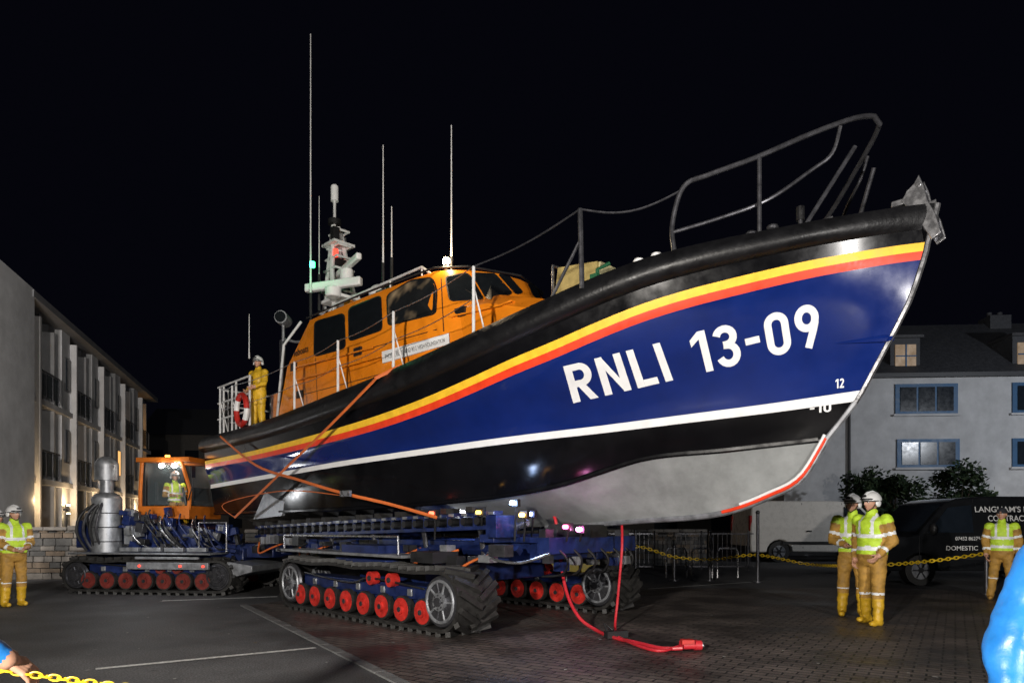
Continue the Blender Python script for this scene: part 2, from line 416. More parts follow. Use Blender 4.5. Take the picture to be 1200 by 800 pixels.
for sd in(1,-1):
    P=[(u-L,-1.0*sd,5.72) for u in(3.6,4.5,5.5,6.4)]
    mb.tube([(3.4-L,-1.05*sd,5.52)]+P+[(6.7-L,-1.0*sd,5.5)],.022,M_ant,8)
    for p in P: mb.cyl(p,(p[0],p[1],5.5),.015,M_ant,n=6)
    mb.tube([(2.95-L,-1.22*sd,5.56),(5-L,-1.26*sd,5.54),(6.95-L,-1.19*sd,5.51),(7.4-L,-.87*sd,5.5),(7.7-L,0,5.5)],.018,M_blk,6)
mb.box((4.6-L,.3,5.68),(1.2,.7,.14),M_blk); mb.box((5.9-L,-.2,5.66),(.5,.5,.12),M_or)
for i in range(6): mb.box((3.5-L+i*.3,-.45-random.random()*.3,5.70),(.22,.2,random.uniform(.1,.28)),random.choice([M_blk,M_dsteel,M_or]))
mb.obj('roof_rail',boat)
mb=MB()
mb.box((1.7-L,-.9,3.75),(.7,.6,1.0),M_or); mb.box((1.5-L,.7,3.7),(.9,.8,.9),M_or); mb.cyl((2.0-L,-1.25,3.3),(2.0-L,-1.25,5.3),.06,M_dsteel); mb.cyl((2.1-L,-.6,4.2),(2.3-L,-.6,5.4),.1,M_blk)
mb.tube([(2.2-L,-1.5,3.3),(2.35-L,-1.4,5.1),(2.7-L,-1.2,5.55)],.03,M_ant)
mb.obj('aft_locker',boat,bevel=.03)
mb=MB()
p=pt(332,374,1.35); mb.cyl(p,p-Vector((0,0,.45)),.03,M_alu); mb.cyl(p+Vector((.12,-.12,.0)),p-Vector((.12,-.12,0)),.13,M_alu,n=20); mb.cyl(p+Vector((.135,-.135,0)),p+Vector((.12,-.12,0)),.11,M_glass)
mb.tube([p-Vector((0,0,.4)),p+Vector((.3,.1,-.5)),p+Vector((.7,.2,-.55))],.025,M_alu)
mb.obj('searchlight',boat)
# mast
mb=MB(); mx,my=2.75-L,-.3
top=Vector((mx-.3,my,8.2))
for dy in(-.35,.35): mb.tube([(mx+.35,my+dy,5.3),(mx-.05,my+dy*.6,6.7),(mx-.2,my+dy*.25,7.7)],.05,M_ant)
for dy in(-.3,.3): mb.tube([(mx-.45,my+dy,4.6),(mx-.3,my+dy*.6,6.6),(mx-.25,my+dy*.2,7.8)],.045,M_ant)
for z,w in((5.9,.35),(6.35,.28),(6.8,.22),(7.05,.18),(7.3,.14),(7.6,.1)):
    mb.tube([(mx-.35,my-w,z),(mx+.1,my-w,z),(mx+.1,my+w,z),(mx-.35,my+w,z)],.025,M_ant,closed=True)
mb.cyl(top-Vector((0,0,.6)),top+Vector((0,0,.2)),.03,M_ant)
mb.cyl(top+Vector((0,0,.15)),top+Vector((0,0,.45)),.08,M_white); mb.sph(top+Vector((0,0,.45)),(.08,.08,.06),M_white)
mb.cyl(top+Vector((0,0,-.35)),top+Vector((0,0,-.25)),.14,M_blk)
mb.box((mx+.25,my-.1,6.05),(.75,.65,.06),M_white); mb.box((mx-.15,my,7.35),(.5,.5,.05),M_ant); mb.box((mx+.05,my-.2,7.5),(.14,.14,.24),M_blk)
for z in(6.1,6.5,6.95): mb.box((mx-.15,my+.05,z),(.18,.3,.22),random.choice([M_blk,M_dsteel]))
mb.tube(smoothpath([(mx-.2,my+.2,7.6),(mx-.3,my+.3,6.8),(mx-.25,my+.2,6.2),(mx-.4,my+.3,5.4)],6),.02,M_blk,6)
mb.obj('mast',boat)
mb=MB()
RR=Matrix.Rotation(rad(-12),3,'Z')
mb.box((mx+.35,my-.1,6.75),(1.45,.12,.13),M_white,RR); mb.cyl((mx+.35,my-.1,6.45),(mx+.35,my-.1,6.7),.14,M_white)
mb.box((mx+.5,my-.5,6.25),(1.3,.14,.17),M_white,Matrix.Rotation(rad(25),3,'Z')); mb.cyl((mx+.5,my-.5,6.0),(mx+.5,my-.5,6.2),.16,M_white)
mb.sph((mx+.9,my+.3,6.15),(.2,.2,.2),M_white); mb.cyl((mx+.9,my+.3,5.5),(mx+.9,my+.3,6.0),.12,M_white)
mb.obj('radar_scanner',boat,bevel=.03)
mb=MB(); R=emat('lamp_red',(1,.05,.03),2.5); Gm=emat('lamp_green',(.05,1,.35),9); A=emat('lamp_warm',(1,.78,.45),120)
mb.cyl((mx+.0,my-.15,7.05),(mx+.0,my-.15,7.2),.05,R)
p=pt(366,313,1.25); mb.cyl(p,p+Vector((0,0,.1)),.05,Gm); 
p=pt(523,306,1.0); mb.sph(p,.06,A); mb.cyl(p-Vector((0,0,.2)),p-Vector((0,0,.05)),.03,M_blk)
mb.obj('navigation_lamp',boat); lampw=p.copy()
mb=MB()
for x,yb,yt,v,r in((364,352,40,1.1,.014),(449,318,170,.9,.012),(459,312,242,.9,.012),(529,312,147,.8,.012),(374,330,230,.8,.01),(292,420,368,1.9,.01)):
    b=pt(x,yb,v); t=pt(x,yt,v); t.x=b.x
    mb.tube([b,b+(t-b)*.25,t],[r*1.7,r*1.1,r*.7],M_ant,6); 
    if x!=292: mb.cyl(b-Vector((0,0,.6)),b+Vector((0,0,.15)),.03,M_blk,n=10)
mb.obj('antenna',boat)
posts=[(258,512,455),(272,508,452),(345,479,424),(396,460,399),(461,430,365),(555,386,312)]
mb=MB(); tops=[]
for x,yb,yt in posts:
    b=pt(x,yb,2.0); t=pt(x,yt,2.0); tops.append(t)
    for sd in(1,-1):
        mb.cyl((b.x,b.y*sd,b.z-.1),(t.x,t.y*sd,t.z),.022,M_ant,n=8)
        mb.cyl((b.x,(b.y)*sd*.9,b.z+.0),(t.x,t.y*sd,t.z-.25),.011,M_ant,n=6)
mb.obj('deck_stanchion',boat)
mb=MB()
for sd in(1,-1):
    for dz in(0,-.42):
        P=[]
        for a,b in zip(tops[:-1],tops[1:]):
            for k in range(6):
                t=k/6; q=a+(b-a)*t; P.append((q.x,q.y*sd,q.z+dz-.05*math.sin(math.pi*t)))
        P.append((tops[-1].x,tops[-1].y*sd,tops[-1].z+dz)); 
        mb.tube(P,.007,M_steel,5)
mb.obj('guard_wire',boat)
mb=MB()
for sd in(1,-1):
    for z in(3.75,4.1,4.45): mb.tube([(-11.6,-1.95*sd,z),(-13.3,-1.9*sd,z),(-13.5,-1.7*sd,z),(-13.5,-.6*sd,z)],.022,M_ant,8)
    for x,y in((-11.6,-1.95),(-12.3,-1.93),(-13.0,-1.9),(-13.5,-1.6),(-13.5,-.6)): mb.cyl((x,y*sd,3.25),(x,y*sd,4.45),.024,M_ant,n=8)
mb.obj('aft_rail',boat)
mb=MB(); c=pt(283,480,2.06); k=24
for i in range(8):
    P=[c+Vector((math.cos(2*math.pi*(i*3+j)/k)*.24,0,math.sin(2*math.pi*(i*3+j)/k)*.3)) for j in range(4)]
    mb.tube(P,.055,M_white if i%4==3 else M_rw,8)
mb.obj('life_ring',boat)
# pulpit
mb=MB()
S=[pt(790,294,1.42),pt(788,262,1.42),pt(801,219,1.38),pt(830,205,1.25),pt(885,185,1.0),pt(950,157,.62),pt(1000,139,.3),pt(1024,136,.1)]
S=smoothpath(S,5); tip=pt(1031,146,-.02)
PR=[Vector((p.x,-p.y,p.z)) for p in S[::-1]]
mb.tube(S+[tip]+PR,.027,M_dsteel,10)
lo=[pt(789,272,1.42),pt(845,255,1.15),pt(900,234,.88),pt(950,200,.55),pt(975,180,.42),pt(985,148,.42)]
lo=smoothpath(lo,5); mb.tube(lo,.02,M_dsteel,8); mb.tube([Vector((p.x,-p.y,p.z)) for p in lo],.02,M_dsteel,8)
for sd in(1,-1):
    b=pt(890,268,.98);t=pt(890,185,.98); b.y*=sd;t.y*=sd; b.z-=.05; mb.cyl(b,t,.024,M_dsteel,n=8)
    b=pt(945,262,.62);t=pt(1002,172,.3);b.y*=sd;t.y*=sd;mb.cyl(b,t,.024,M_dsteel,n=8)
b=pt(682,328,1.9);t=pt(680,245,1.9)
for sd in(1,-1):
    mb.cyl((b.x,b.y*sd,b.z-.1),(t.x,t.y*sd,t.z),.03,M_dsteel,n=8); mb.cyl((b.x-.5,b.y*sd,b.z-.15),(t.x,t.y*sd,t.z-.35),.02,M_dsteel,n=8)
mb.obj('pulpit_rail',boat)
mb=MB()
for sd in(1,-1):
    e=pt(800,222,1.38); a=Vector((t.x,t.y,t.z))
    P=[a+(e-a)*k/12-Vector((0,0,.13*math.sin(math.pi*k/12))) for k in range(13)]
    mb.tube([(p.x,p.y*sd,p.z) for p in P],.012,M_dsteel,6)
    e=tops[-1]
    P=[a+(e-a)*k/12-Vector((0,0,.06*math.sin(math.pi*k/12))) for k in range(13)]
    mb.tube([(p.x,p.y*sd,p.z) for p in P],.011,M_dsteel,6)
mb.obj('lifeline',boat)
mb=MB()
P=[pt(x,y,0) for x,y in((1060,240),(1066,228),(1074,220),(1080,209),(1086,222),(1090,238),(1100,255),(1106,276),(1095,284),(1080,262))]
for yy in(-.11,.08): mb.prism([p+Vector((0,yy,0)) for p in P],(0,.025,0),M_steel)
c=P[6]+(P[8]-P[6])*.4; mb.cyl(c+Vector((-.05,-.1,0)),c+Vector((-.05,.1,0)),.05,M_dsteel); mb.cyl(P[3]+Vector((0,-.12,-.1)),P[3]+Vector((0,.12,-.1)),.025,M_steel)
mb.box(P[0]+Vector((-.0,0,.0)),(.2,.2,.06),M_steel)
mb.obj('bow_roller',boat,bevel=.006)
mb=MB()
def dk(u,v): 
    i=min(range(n),key=lambda j:abs(rows[0][j][0]-(u-L))); return rows[0][i][2]
for u,v in((10.2,1.45),(11.0,1.3),(12.1,.75)):
    z=dk(u,v)
    for dx in(-.12,.12): mb.cyl((u-L+dx,-v,z-.05),(u-L+dx,-v,z+.15),.04,M_white if u<11.5 else M_dsteel,n=10); mb.sph((u-L+dx,-v,z+.16),(.065,.065,.035),M_white if u<11.5 else M_dsteel,10,6)
    mb.tube([(u-L-.2,-v,z+.1),(u-L+.2,-v,z+.1)],.03,M_steel)
mb.obj('mooring_bollard',boat)
mb=MB()
mb.box((9.0-L,.25,4.95),(.75,.9,.65),mat('locker_tan',(.42,.33,.12),.6,var=.3),Matrix.Rotation(rad(8),3,'Y'))
mb.box((9.39-L,.25,4.98),(.03,.8,.5),mat('locker_lining',(.5,.45,.25),.6,var=.5,scale=12),Matrix.Rotation(rad(8),3,'Y'))
mb.tube([(8.62-L,-.25,4.6),(8.62-L,-.25,5.35),(8.62-L,.75,5.35),(8.62-L,.75,4.6)],.025,M_steel)
gg=mat('green_gear',(.01,.10,.04),.6)
mb.tube([(9.5-L,-.3,4.4),(9.5-L,-.3,5.05),(9.6-L,-.15,5.15)],.03,gg); mb.box((9.5-L,-.25,4.9),(.12,.3,.14),gg); mb.cyl((9.5-L,-.4,4.75),(9.5-L,-.1,4.75),.1,gg)
for v in(.9,.2,-.5): mb.tube([(9.9-L,-v,4.1),(9.9-L,-v,4.55),(10.3-L,-v,4.6),(10.3-L,-v,4.15)],.022,M_dsteel)
mb.obj('foredeck_locker',boat,bevel=.01)
mb=MB(); p=pt(938,250,.3); mb.cyl((p.x,p.y,4.5),(p.x,p.y,4.85),.025,M_dsteel); mb.cyl((p.x,p.y,4.85),(p.x,p.y,5.0),.045,M_blk)
for u,v in((11.6,.2),(12.4,-.1)): mb.box((u-L,-v,dk(u,v)+.08),(.5,.35,.14),M_dsteel); mb.tube([(u-L-.2,-v-.2,dk(u,v)+.05),(u-L-.2,-v-.2,dk(u,v)+.32),(u-L+.2,-v-.2,dk(u,v)+.32),(u-L+.2,-v-.2,dk(u,v)+.05)],.018,M_steel)
mb.obj('bow_lamp_and_hatch',boat)
mb=MB()
P=[pt(440,444,2.38),pt(385,500,2.42),pt(335,548,2.42),pt(275,606,2.3)]
mb.tube(smoothpath(P,6),.026,M_strap,8,r2=.007)
P=[pt(470,428,2.1),pt(440,443,2.36),pt(440,444,2.38)]; mb.tube(P,.026,M_strap,8,r2=.007)
P=[pt(258,511,2.36),pt(300,545,2.4),pt(350,562,2.38),pt(400,577,2.3),pt(455,590,2.0),pt(512,606,1.75)]
mb.tube(smoothpath(P,6),.024,M_strap,8,r2=.007)
P=[pt(275,606,2.3),pt(262,590,2.36),pt(330,575,2.36),pt(400,580,2.25)]; mb.tube(smoothpath(P,6),.008,M_strap,6)
q=pt(405,578,2.3); mb.box(q,(.28,.04,.09),M_steel)
mb.obj('lashing_strap',boat)
mb=MB(); P=[pt(297,608,2.0),pt(312,572,2.0),pt(336,576,1.98),pt(330,604,1.98)]; mb.prism(P,(0,.06,0),M_alu); mb.obj('trim_tab',boat)
print('boat',time.time()-T0)
# ============================================================ LAUNCH CARRIAGE
car=empty('launch_carriage',(BX,BY,0),rad(-45))
def track(par,xf,xr,yo,w,r,name,nroad=7,lug=.2,rw=M_rw,lh=.07,sm=M_alu):
    mb=MB(); R=r; Ln=xf-xr; path=[]
    na=12
    for i in range(na+1):
        a=math.pi/2-math.pi*i/na; path.append((xf+R*math.cos(a),R+R*math.sin(a)))
    nb=16
    for i in range(1,nb): path.append((xf-Ln*i/nb,0))
    for i in range(na+1):
        a=-math.pi/2-math.pi*i/na; path.append((xr+R*.92*math.cos(a),R+R*math.sin(a)))
    for i in range(1,nb): path.append((xr+Ln*i/nb,2*R-.03*math.sin(math.pi*i/nb*3)**2))
    k=len(path); cx,cz=(xf+xr)/2,R
    inner=[]
    for i,(x,z) in enumerate(path):
        a=path[i-1];b=path[(i+1)%k]; tx,tz=b[0]-a[0],b[1]-a[1]; l=math.hypot(tx,tz)
        nrm=(tz/l,-tx/l)
        if (cx-x)*nrm[0]+(cz-z)*nrm[1]<0 and abs(x-cx)>Ln/2: nrm=(-nrm[0],-nrm[1])
        if abs(x-cx)<=Ln/2: nrm=(0,1) if z<cz else (0,-1)
        inner.append((x+nrm[0]*.05,z+nrm[1]*.05))
    zo=lh*.75
    vs=[(x,yo,z+zo) for x,z in path]+[(x,yo+w,z+zo) for x,z in path]+[(x,yo,z+zo) for x,z in inner]+[(x,yo+w,z+zo) for x,z in inner]
    fs=[]
    for i in range(k):
        j=(i+1)%k; fs+=[(i,j,k+j,k+i),(2*k+i,3*k+i,3*k+j,2*k+j),(i,2*k+i,2*k+j,j),(k+i,k+j,3*k+j,3*k+i)]
    mb.add(vs,fs,M_rub)
    per=[0]
    for i in range(k): a=path[i];b=path[(i+1)%k]; per.append(per[-1]+math.hypot(b[0]-a[0],b[1]-a[1]))
    tot=per[-1]; nl=int(tot/lug)
    for q in range(nl):
        for half in(0,1):
            sp=(q+.5*half)*tot/nl
            i=max(j for j in range(k) if per[j]<=sp); a=path[i];b=path[(i+1)%k]; l=math.hypot(b[0]-a[0],b[1]-a[1]); t=(sp-per[i])/l
            x=a[0]+(b[0]-a[0])*t; z=a[1]+(b[1]-a[1])*t; tan=Vector(((b[0]-a[0])/l,0,(b[1]-a[1])/l))
            ax=Vector((0,1,0)); nr=ax.cross(tan)
            if abs(x-cx)>Ln/2:
                if nr.dot(Vector((x-cx,0,z-cz)))<0: nr=-nr
            elif nr.z*(z-cz)<0: nr=-nr
            sg=-1 if half else 1
            d=(ax+tan*(.6*sg)).normalized(); e=nr.cross(d).normalized()
            Rm=Matrix((d,e,nr)).transposed()
            c=Vector((x,yo+w*(.27 if half==0 else .73),z+zo))+nr*lh*.3
            mb.box(c,(w*.6,.07,lh),M_rub,Rm)
    mb.obj(name+'_belt',par,smooth=40)
    mb=MB()
    for x in(xf,xr):
        mm=sm; r1=R-.07
        for yy in(yo+.02,yo+w-.10):
            mb.tube([(x+math.cos(2*math.pi*i/28)*r1*.9,yy+.04,R+zo+math.sin(2*math.pi*i/28)*r1*.9) for i in range(28)],.04,M_dsteel,6,closed=True)
            mb.cyl((x,yy+.02,R+zo),(x,yy+.06,R+zo),r1*.84,M_dsteel,n=28)
            for i in range(10):
                a=2*math.pi*i/10; d=Vector((math.cos(a),0,math.sin(a)))
                mb.tube([Vector((x,yy+.015,R+zo))+d*.1,Vector((x,yy+.015,R+zo))+d*r1*.85],.016,M_dsteel if i%2 else mm,6)
            mb.tube([(x+math.cos(2*math.pi*i/24)*r1*.8,yy,R+zo+math.sin(2*math.pi*i/24)*r1*.8) for i in range(24)],.022,mm,6,closed=True)
            mb.cyl((x,yy-.03,R+zo),(x,yy+.06,R+zo),.12,mm,n=16); mb.cyl((x,yy-.06,R+zo),(x,yy-.02,R+zo),.06,M_dsteel,n=12)
            for i in range(8): a=2*math.pi*i/8; mb.cyl((x+.09*math.cos(a),yy-.045,R+zo+.09*math.sin(a)),(x+.09*math.cos(a),yy-.02,R+zo+.09*math.sin(a)),.012,M_dsteel,n=6)
    mb.obj(name+'_sprocket',par)
    mb=MB(); rr=min(.19,Ln/nroad/2*.85)
    x0=xf-R*.95; x1=xr+R*.85
    for i in range(nroad):
        x=x0+(x1-x0)*i/(nroad-1)
        for yy in(yo+.03,yo+w-.13):
            mb.cyl((x,yy,rr+.1),(x,yy+.1,rr+.1),rr,M_rub,n=20); mb.cyl((x,yy-.012,rr+.1),(x,yy+.05,rr+.1),rr*.86,rw,n=20)
            mb.cyl((x,yy-.04,rr+.1),(x,yy,rr+.1),rr*.36,rw,n=12); mb.cyl((x,yy-.05,rr+.1),(x,yy-.03,rr+.1),rr*.2,M_dsteel,n=8)
    for x in(cx+Ln*.1,cx+Ln*.22): 
        mb.cyl((x,yo+.02,2*R-.14),(x,yo+.14,2*R-.14),.1,rw,n=16); mb.cyl((x,yo+.0,2*R-.14),(x,yo+.03,2*R-.14),.04,M_dsteel,n=10)
    mb.obj(name+'_road_wheel',par)
    mb=MB()
    mb.bb(xr+R*.6,xf-R*.6,yo+.16,yo+w-.16,.3,.62,M_cblue); mb.bb(xr+R*.9,xf-R*.9,yo+.1,yo+.158,.44,.6,M_cblue)
    for i in range(5): mb.box((xr+R+(Ln-2*R)*(i+.5)/5,yo+.085,.53),(.1,.03,.1),M_alu)
    mb.tube(smoothpath([(xr+R,yo+.07,.66),(cx-.2,yo+.04,.58),(cx+.4,yo+.05,.68),(xf-R,yo+.08,.6)],6),.018,M_blk,6)
    mb.obj(name+'_frame',par,bevel=.012)
XF,XR=-5.15,-9.25
track(car,XF,XR,-2.3,.68,.41,'starboard_track',8)
track(car,XF,XR,1.0,.68,.41,'port_track',8)
mb=MB()
yc=-.3
mb.bb(-10.6,-4.5,yc-.75,yc-.5,.95,1.22,M_cblue); mb.bb(-10.6,-4.5,yc+.5,yc+.75,.95,1.22,M_cblue)
for x in(-10.4,-9.2,-8,-6.8,-5.6,-4.62): mb.bb(x-.1,x+.1,yc-.499,yc+.499,.98,1.2,M_cblue)
mb.bb(-8.1,-6.3,-1.62,1.02,.55,.93,M_cblue)
mb.bb(-7.9,-6.5,-2.2,1.6,.86,.948,M_cblue)
for x in(-9.4,-5.1): mb.bb(x-.15,x+.15,-1.5,.95,1.222,1.34,M_cblue)
mb.obj('chassis',car,bevel=.015)
mb=MB()
def bz(x): return 1.40+(x+12.4)/7.6*.24
for y in(-1.45,1.2):
    seg=26; x0,x1=-12.3,-4.9
    Rm=Matrix.Rotation(-math.atan2(.24,7.6),3,'Y')
    cxm=(x0+x1)/2
    mb.box((cxm,y,bz(cxm)),(x1-x0,.16,.05),M_cblue,Rm); mb.box((cxm,y,bz(cxm)-.2),(x1-x0,.16,.05),M_cblue,Rm)
    for i in range(seg):
        x=x0+.15+(x1-x0-.3)*i/(seg-1); z=bz(x)
        mb.box((x,y-.05,z-.1),(.045,.04,.15),M_cblue)
        mb.box((x+.1,y-.095,z-.0),(.10,.02,.04),M_alu)
        mb.cyl((x+.08,y-.1,z-.1),(x+.08,y+.06,z-.1),.055,M_blk,n=10)
        if i%2==0: mb.box((x,y-.03,z+.06),(.14,.26,.08),M_rub)
    mb.tube([(-12.6,y+.1,1.0),(-4.6,y+.1,1.12)],.07,M_cblue,4)
    for x in(-12,-10.6,-9.4,-8,-6.6,-5.3): mb.cyl((x,y+.1,1.0),(x,y+.02,bz(x)-.2),.04,M_dsteel,n=8)
mb.obj('cradle_beam',car)
mb=MB()
for i in range(26):
    x=-11.7+i*.29; y=-1.75+random.uniform(-.12,.1); z=1.05+random.uniform(-.12,.14)
    mb.box((x,y,z),(random.uniform(.08,.3),.16,random.uniform(.05,.2)),random.choice([M_cblue,M_dsteel,M_blk,M_alu,M_cblue]))
for i in range(9):
    x=-11.6+i*.85; P=[(x,-1.75,1.1),(x+.3,-1.9,.95+random.uniform(-.12,.1)),(x+.7,-1.85,1.0),(x+1.1,-1.75,1.12)]
    mb.tube(smoothpath(P,5),.018,random.choice([M_blk,M_strap,M_blk,M_steel]),6)
for y in(-1.2,.6):
    mb.cyl((-5.6,y,1.2),(-4.6,y,1.5),.05,M_steel); mb.cyl((-5.6,y,1.2),(-5.0,y,1.38),.08,M_cblue)
mb.bb(-5.4,-4.3,-1.15,.7,1.224,1.3,M_cblue); mb.bb(-4.42,-4.2,-1.2,.75,1.08,1.3,M_cblue); mb.bb(-5.0,-4.8,-1.6,-1.2,1.3,1.6,M_cblue)
mb.cyl((-4.6,-.7,1.38),(-4.6,.2,1.38),.1,M_dsteel); mb.box((-4.25,-.15,1.38),(.12,.4,.18),M_blk)
for i in range(18): mb.box((-4.3+random.uniform(-.6,.1),random.uniform(-1.2,.8),1.2+random.uniform(-.3,.2)),(.12,random.uniform(.08,.2),.12),random.choice([M_dsteel,M_blk,M_alu,M_cblue]))
for i in range(6):
    y=-1.0+i*.3; mb.tube(smoothpath([(-4.3,y,1.2),(-4.1,y+.05,1.0),(-4.25,y+.12,.8),(-4.6,y+.1,.75)],6),.016,M_blk,6)
mb.bb(-9.6,-6,-2.28,-1.65,1.0,1.04,M_alu); mb.bb(-7.6,-6.6,-2.26,-1.7,1.042,1.16,M_cblue); mb.bb(-5.9,-5.4,-2.2,-1.75,.95,1.1,M_blk)
mb.tube([(-9.5,-2.26,1.05),(-9.5,-2.26,1.28),(-6.1,-2.26,1.3),(-6.1,-2.26,1.05)],.018,M_steel,6)
mb.obj('hydraulic_gear',car,bevel=.008)
mb=MB()
for (x,y,v,c,s) in((600,589,1.5,(.4,.6,1),60),(611,603,1.5,(1,.45,.1),15),(620,602,1.2,(.3,.4,1),25),(678,620,.9,(1,.2,.7),60),(662,617,1.1,(.9,.1,.3),12),(505,601,1.7,(1,.1,.05),6),(560,600,1.6,(1,.5,.1),5)):
    q=pt(x,y,v); mb.cyl(q+Vector((0,-.02,0)),q+Vector((0,.05,0)),.028,emat('marker_lamp_%d'%x,c,s),n=10); mb.box(q+Vector((0,.07,0)),(.12,.06,.1),M_blk); mb.cyl(q+Vector((0,.08,0)),(q.x-.1,q.y+.15,1.25),.015,M_blk,n=6)
mb.obj('marker_lamp',car)
# ============================================================ TRACTOR
TL0=(-7.6,15.3,0); TA=rad(-8)
trc=empty('launch_tractor',TL0,TA)
Tm=Matrix.Translation(TL0)@Matrix.Rotation(TA,4,'Z')
track(trc,1.75,-1.45,-1.15,.6,.34,'near_track',7,rw=M_dred,sm=M_dsteel)
track(trc,1.75,-1.45,.85,.6,.34,'far_track',7,rw=M_dred,sm=M_dsteel)
mb=MB()
mb.bb(-1.7,2.0,-.55,.85,.45,.95,M_cblue); mb.bb(-1.9,-.2,-.6,.9,.952,1.55,M_cblue); mb.bb(1.3,2.6,-.4,.7,.75,1.05,M_cblue)
mb.prism([(-.198,-.58,.952),(1.15,-.58,.952),(1.15,-.58,1.35),(-.198,-.58,1.6)],(0,1.4,0),M_cblue)
mb.bb(-1.5,1.7,-1.3,-.6,.84,.88,M_alu)
mb.obj('chassis',trc,bevel=.02)
mb=MB(); ex,ey=-.95,-.85
mb.cyl((ex,ey,.85),(ex,ey,2.0),.29,M_alu,n=28); mb.sph((ex,ey,2.0),(.29,.29,.16),M_alu); mb.cyl((ex,ey,2.1),(ex,ey,2.5),.13,M_alu); mb.cyl((ex,ey,2.4),(ex,ey,2.72),.23,M_alu,n=24); mb.sph((ex,ey,2.72),(.23,.23,.2),M_alu)
for z in(1.1,1.4,1.7): mb.tube([(ex+.295*math.cos(a*math.pi/12),ey+.295*math.sin(a*math.pi/12),z) for a in range(24)],.012,M_dsteel,5,closed=True)
for k in range(4): mb.tube(smoothpath([(ex-.3+k*.12,ey-.2,.9),(ex-.42+k*.15,ey-.34,1.3),(ex-.3+k*.13,ey-.33,1.7),(ex+.1,ey-.2,2.0)],6),.03,random.choice([M_blk,M_dsteel]),8)
mb.tube(smoothpath([(ex-.35,ey+.15,1.1),(ex-.5,ey+.15,1.6),(ex-.4,ey+.35,2.1),(ex-.3,ey+.55,2.3)],6),.09,M_dsteel,10)
mb.obj('exhaust_stack',trc)
mb=MB()
c0,c1,y0,y1,z0,z1=-.5,.6,-.4,.75,1.78,2.82
fr=mat('tractor_orange',(.50,.13,.01),.5,0,.3,4)
for x,xt in((c0,c0+.04),(c1+.05,c1-.12)):
    for y in(y0,y1): mb.tube([(x,y,z0),(x+.03*(1 if x>0 else 0),y,2.2),(xt,y,z1)],.045,fr,6)
mb.bb(c0-.05,c1+.1,y0-.08,y1+.08,z1,z1+.1,fr); mb.bb(c0-.03,c1+.08,y0-.04,y1+.04,z0-.2,z0+.08,fr)
mb.bb(c0-.02,c0+.12,y0,y1,z0+.082,z1-.002,M_blk)
mb.bb(c0+.2,c0+.28,y0+.2,y1-.2,z0+.1,2.4,M_blk); mb.bb(c0+.2,c0+.5,y0+.2,y1-.2,z0+.1,z0+.2,M_blk)
mb.bb(c0+.14,c1-.1,y1-.04,y1-.01,z0+.082,z1-.004,M_blk)
mb.tube([(c1-.2,-.1,z0+.1),(c1-.3,-.1,z0+.5)],.03,M_blk); mb.box((c1-.1,.2,z0+.35),(.12,.6,.3),M_blk)
mb.tube([(c1+.1,y0-.1,z0+.2),(c1+.3,y0-.25,z0+.5),(c1+.3,y0-.25,z0+.8)],.015,M_blk); mb.box((c1+.3,y0-.25,z0+.8),(.05,.14,.25),M_blk)
mb.obj('cab',trc,bevel=.02)
mb=MB(); GL=mat('clear_glass',(.2,.25,.27),.05,alpha=.2)
mb.quad([(c0+.18,y0-.01,z0+.1),(c1,y0-.01,z0+.1),(c1-.1,y0-.01,z1-.01),(c0+.18,y0-.01,z1-.01)],GL); mb.quad([(c1+.04,y0+.05,z0+.1),(c1+.04,y1-.05,z0+.1),(c1-.1,y1-.05,z1-.01),(c1-.1,y0+.05,z1-.01)],GL)
mb.obj('cab_glass',trc,smooth=0)
mb=MB()
for i in range(60):
    x=random.uniform(-.8,2.1); z=random.uniform(.95,1.75) if x<.6 else random.uniform(.9,1.4); mb.box((x,-.68+random.uniform(-.25,.05),z),(random.uniform(.06,.26),random.uniform(.08,.2),random.uniform(.05,.22)),random.choice([M_cblue,M_dsteel,M_blk,M_alu,M_cblue,M_cblue]),Matrix.Rotation(random.uniform(-.3,.3),3,'Y'))
for i in range(18):
    x=random.uniform(-.6,1.4); zt=random.uniform(1.3,1.8); P=[(x,-.75,zt),(x+.15,-1.0,zt-.2),(x+.3,-.95,zt-.45),(x+.45,-.75,.95)]; mb.tube(smoothpath(P,5),.02,random.choice([M_blk,M_steel,M_cblue,M_blk]),6)
for i in range(4): mb.box((-.1+i*.5,-1.25,.95),(.42,.1,.08),M_alu)
mb.prism([(1.95,-1.1,.35),(2.5,-1.1,.5),(2.5,-1.1,.62),(1.95,-1.1,.7)],(0,2.4,0),M_alu)
mb.box((.8,-1.34,.62),(1.8,.06,.14),M_alu); mb.box((.8,-1.36,.78),(1.4,.05,.05),M_alu)
mb.tube([(1.4,-1.2,.9),(1.4,-1.2,1.5),(2.0,-1.2,1.5),(2.0,-1.2,.9)],.02,M_steel)
mb.tube([(2.4,.0,.85),(3.3,.1,.95),(3.9,.6,1.05)],.09,M_cblue,6); mb.tube([(2.3,-.6,1.0),(2.9,-.6,1.15),(3.4,-.2,1.05)],.05,M_dsteel,8)
mb.obj('engine_gear',trc,bevel=.008)
mb=MB(); q=emat('amber_lamp',(1,.35,.05),8)
mb.cyl((-.2,.1,2.92),(-.2,.1,3.02),.05,q)
for xx in(.4,.1): mb.cyl((xx,-.50,2.74),(xx,-.56,2.72),.05,emat('work_lamp',(1,.95,.85),30))
for x in(.2,1.1,1.6): mb.cyl((x,-1.37,.62),(x,-1.39,.62),.025,R)
mb.obj('beacon',trc)
print('vehicles',time.time()-T0)
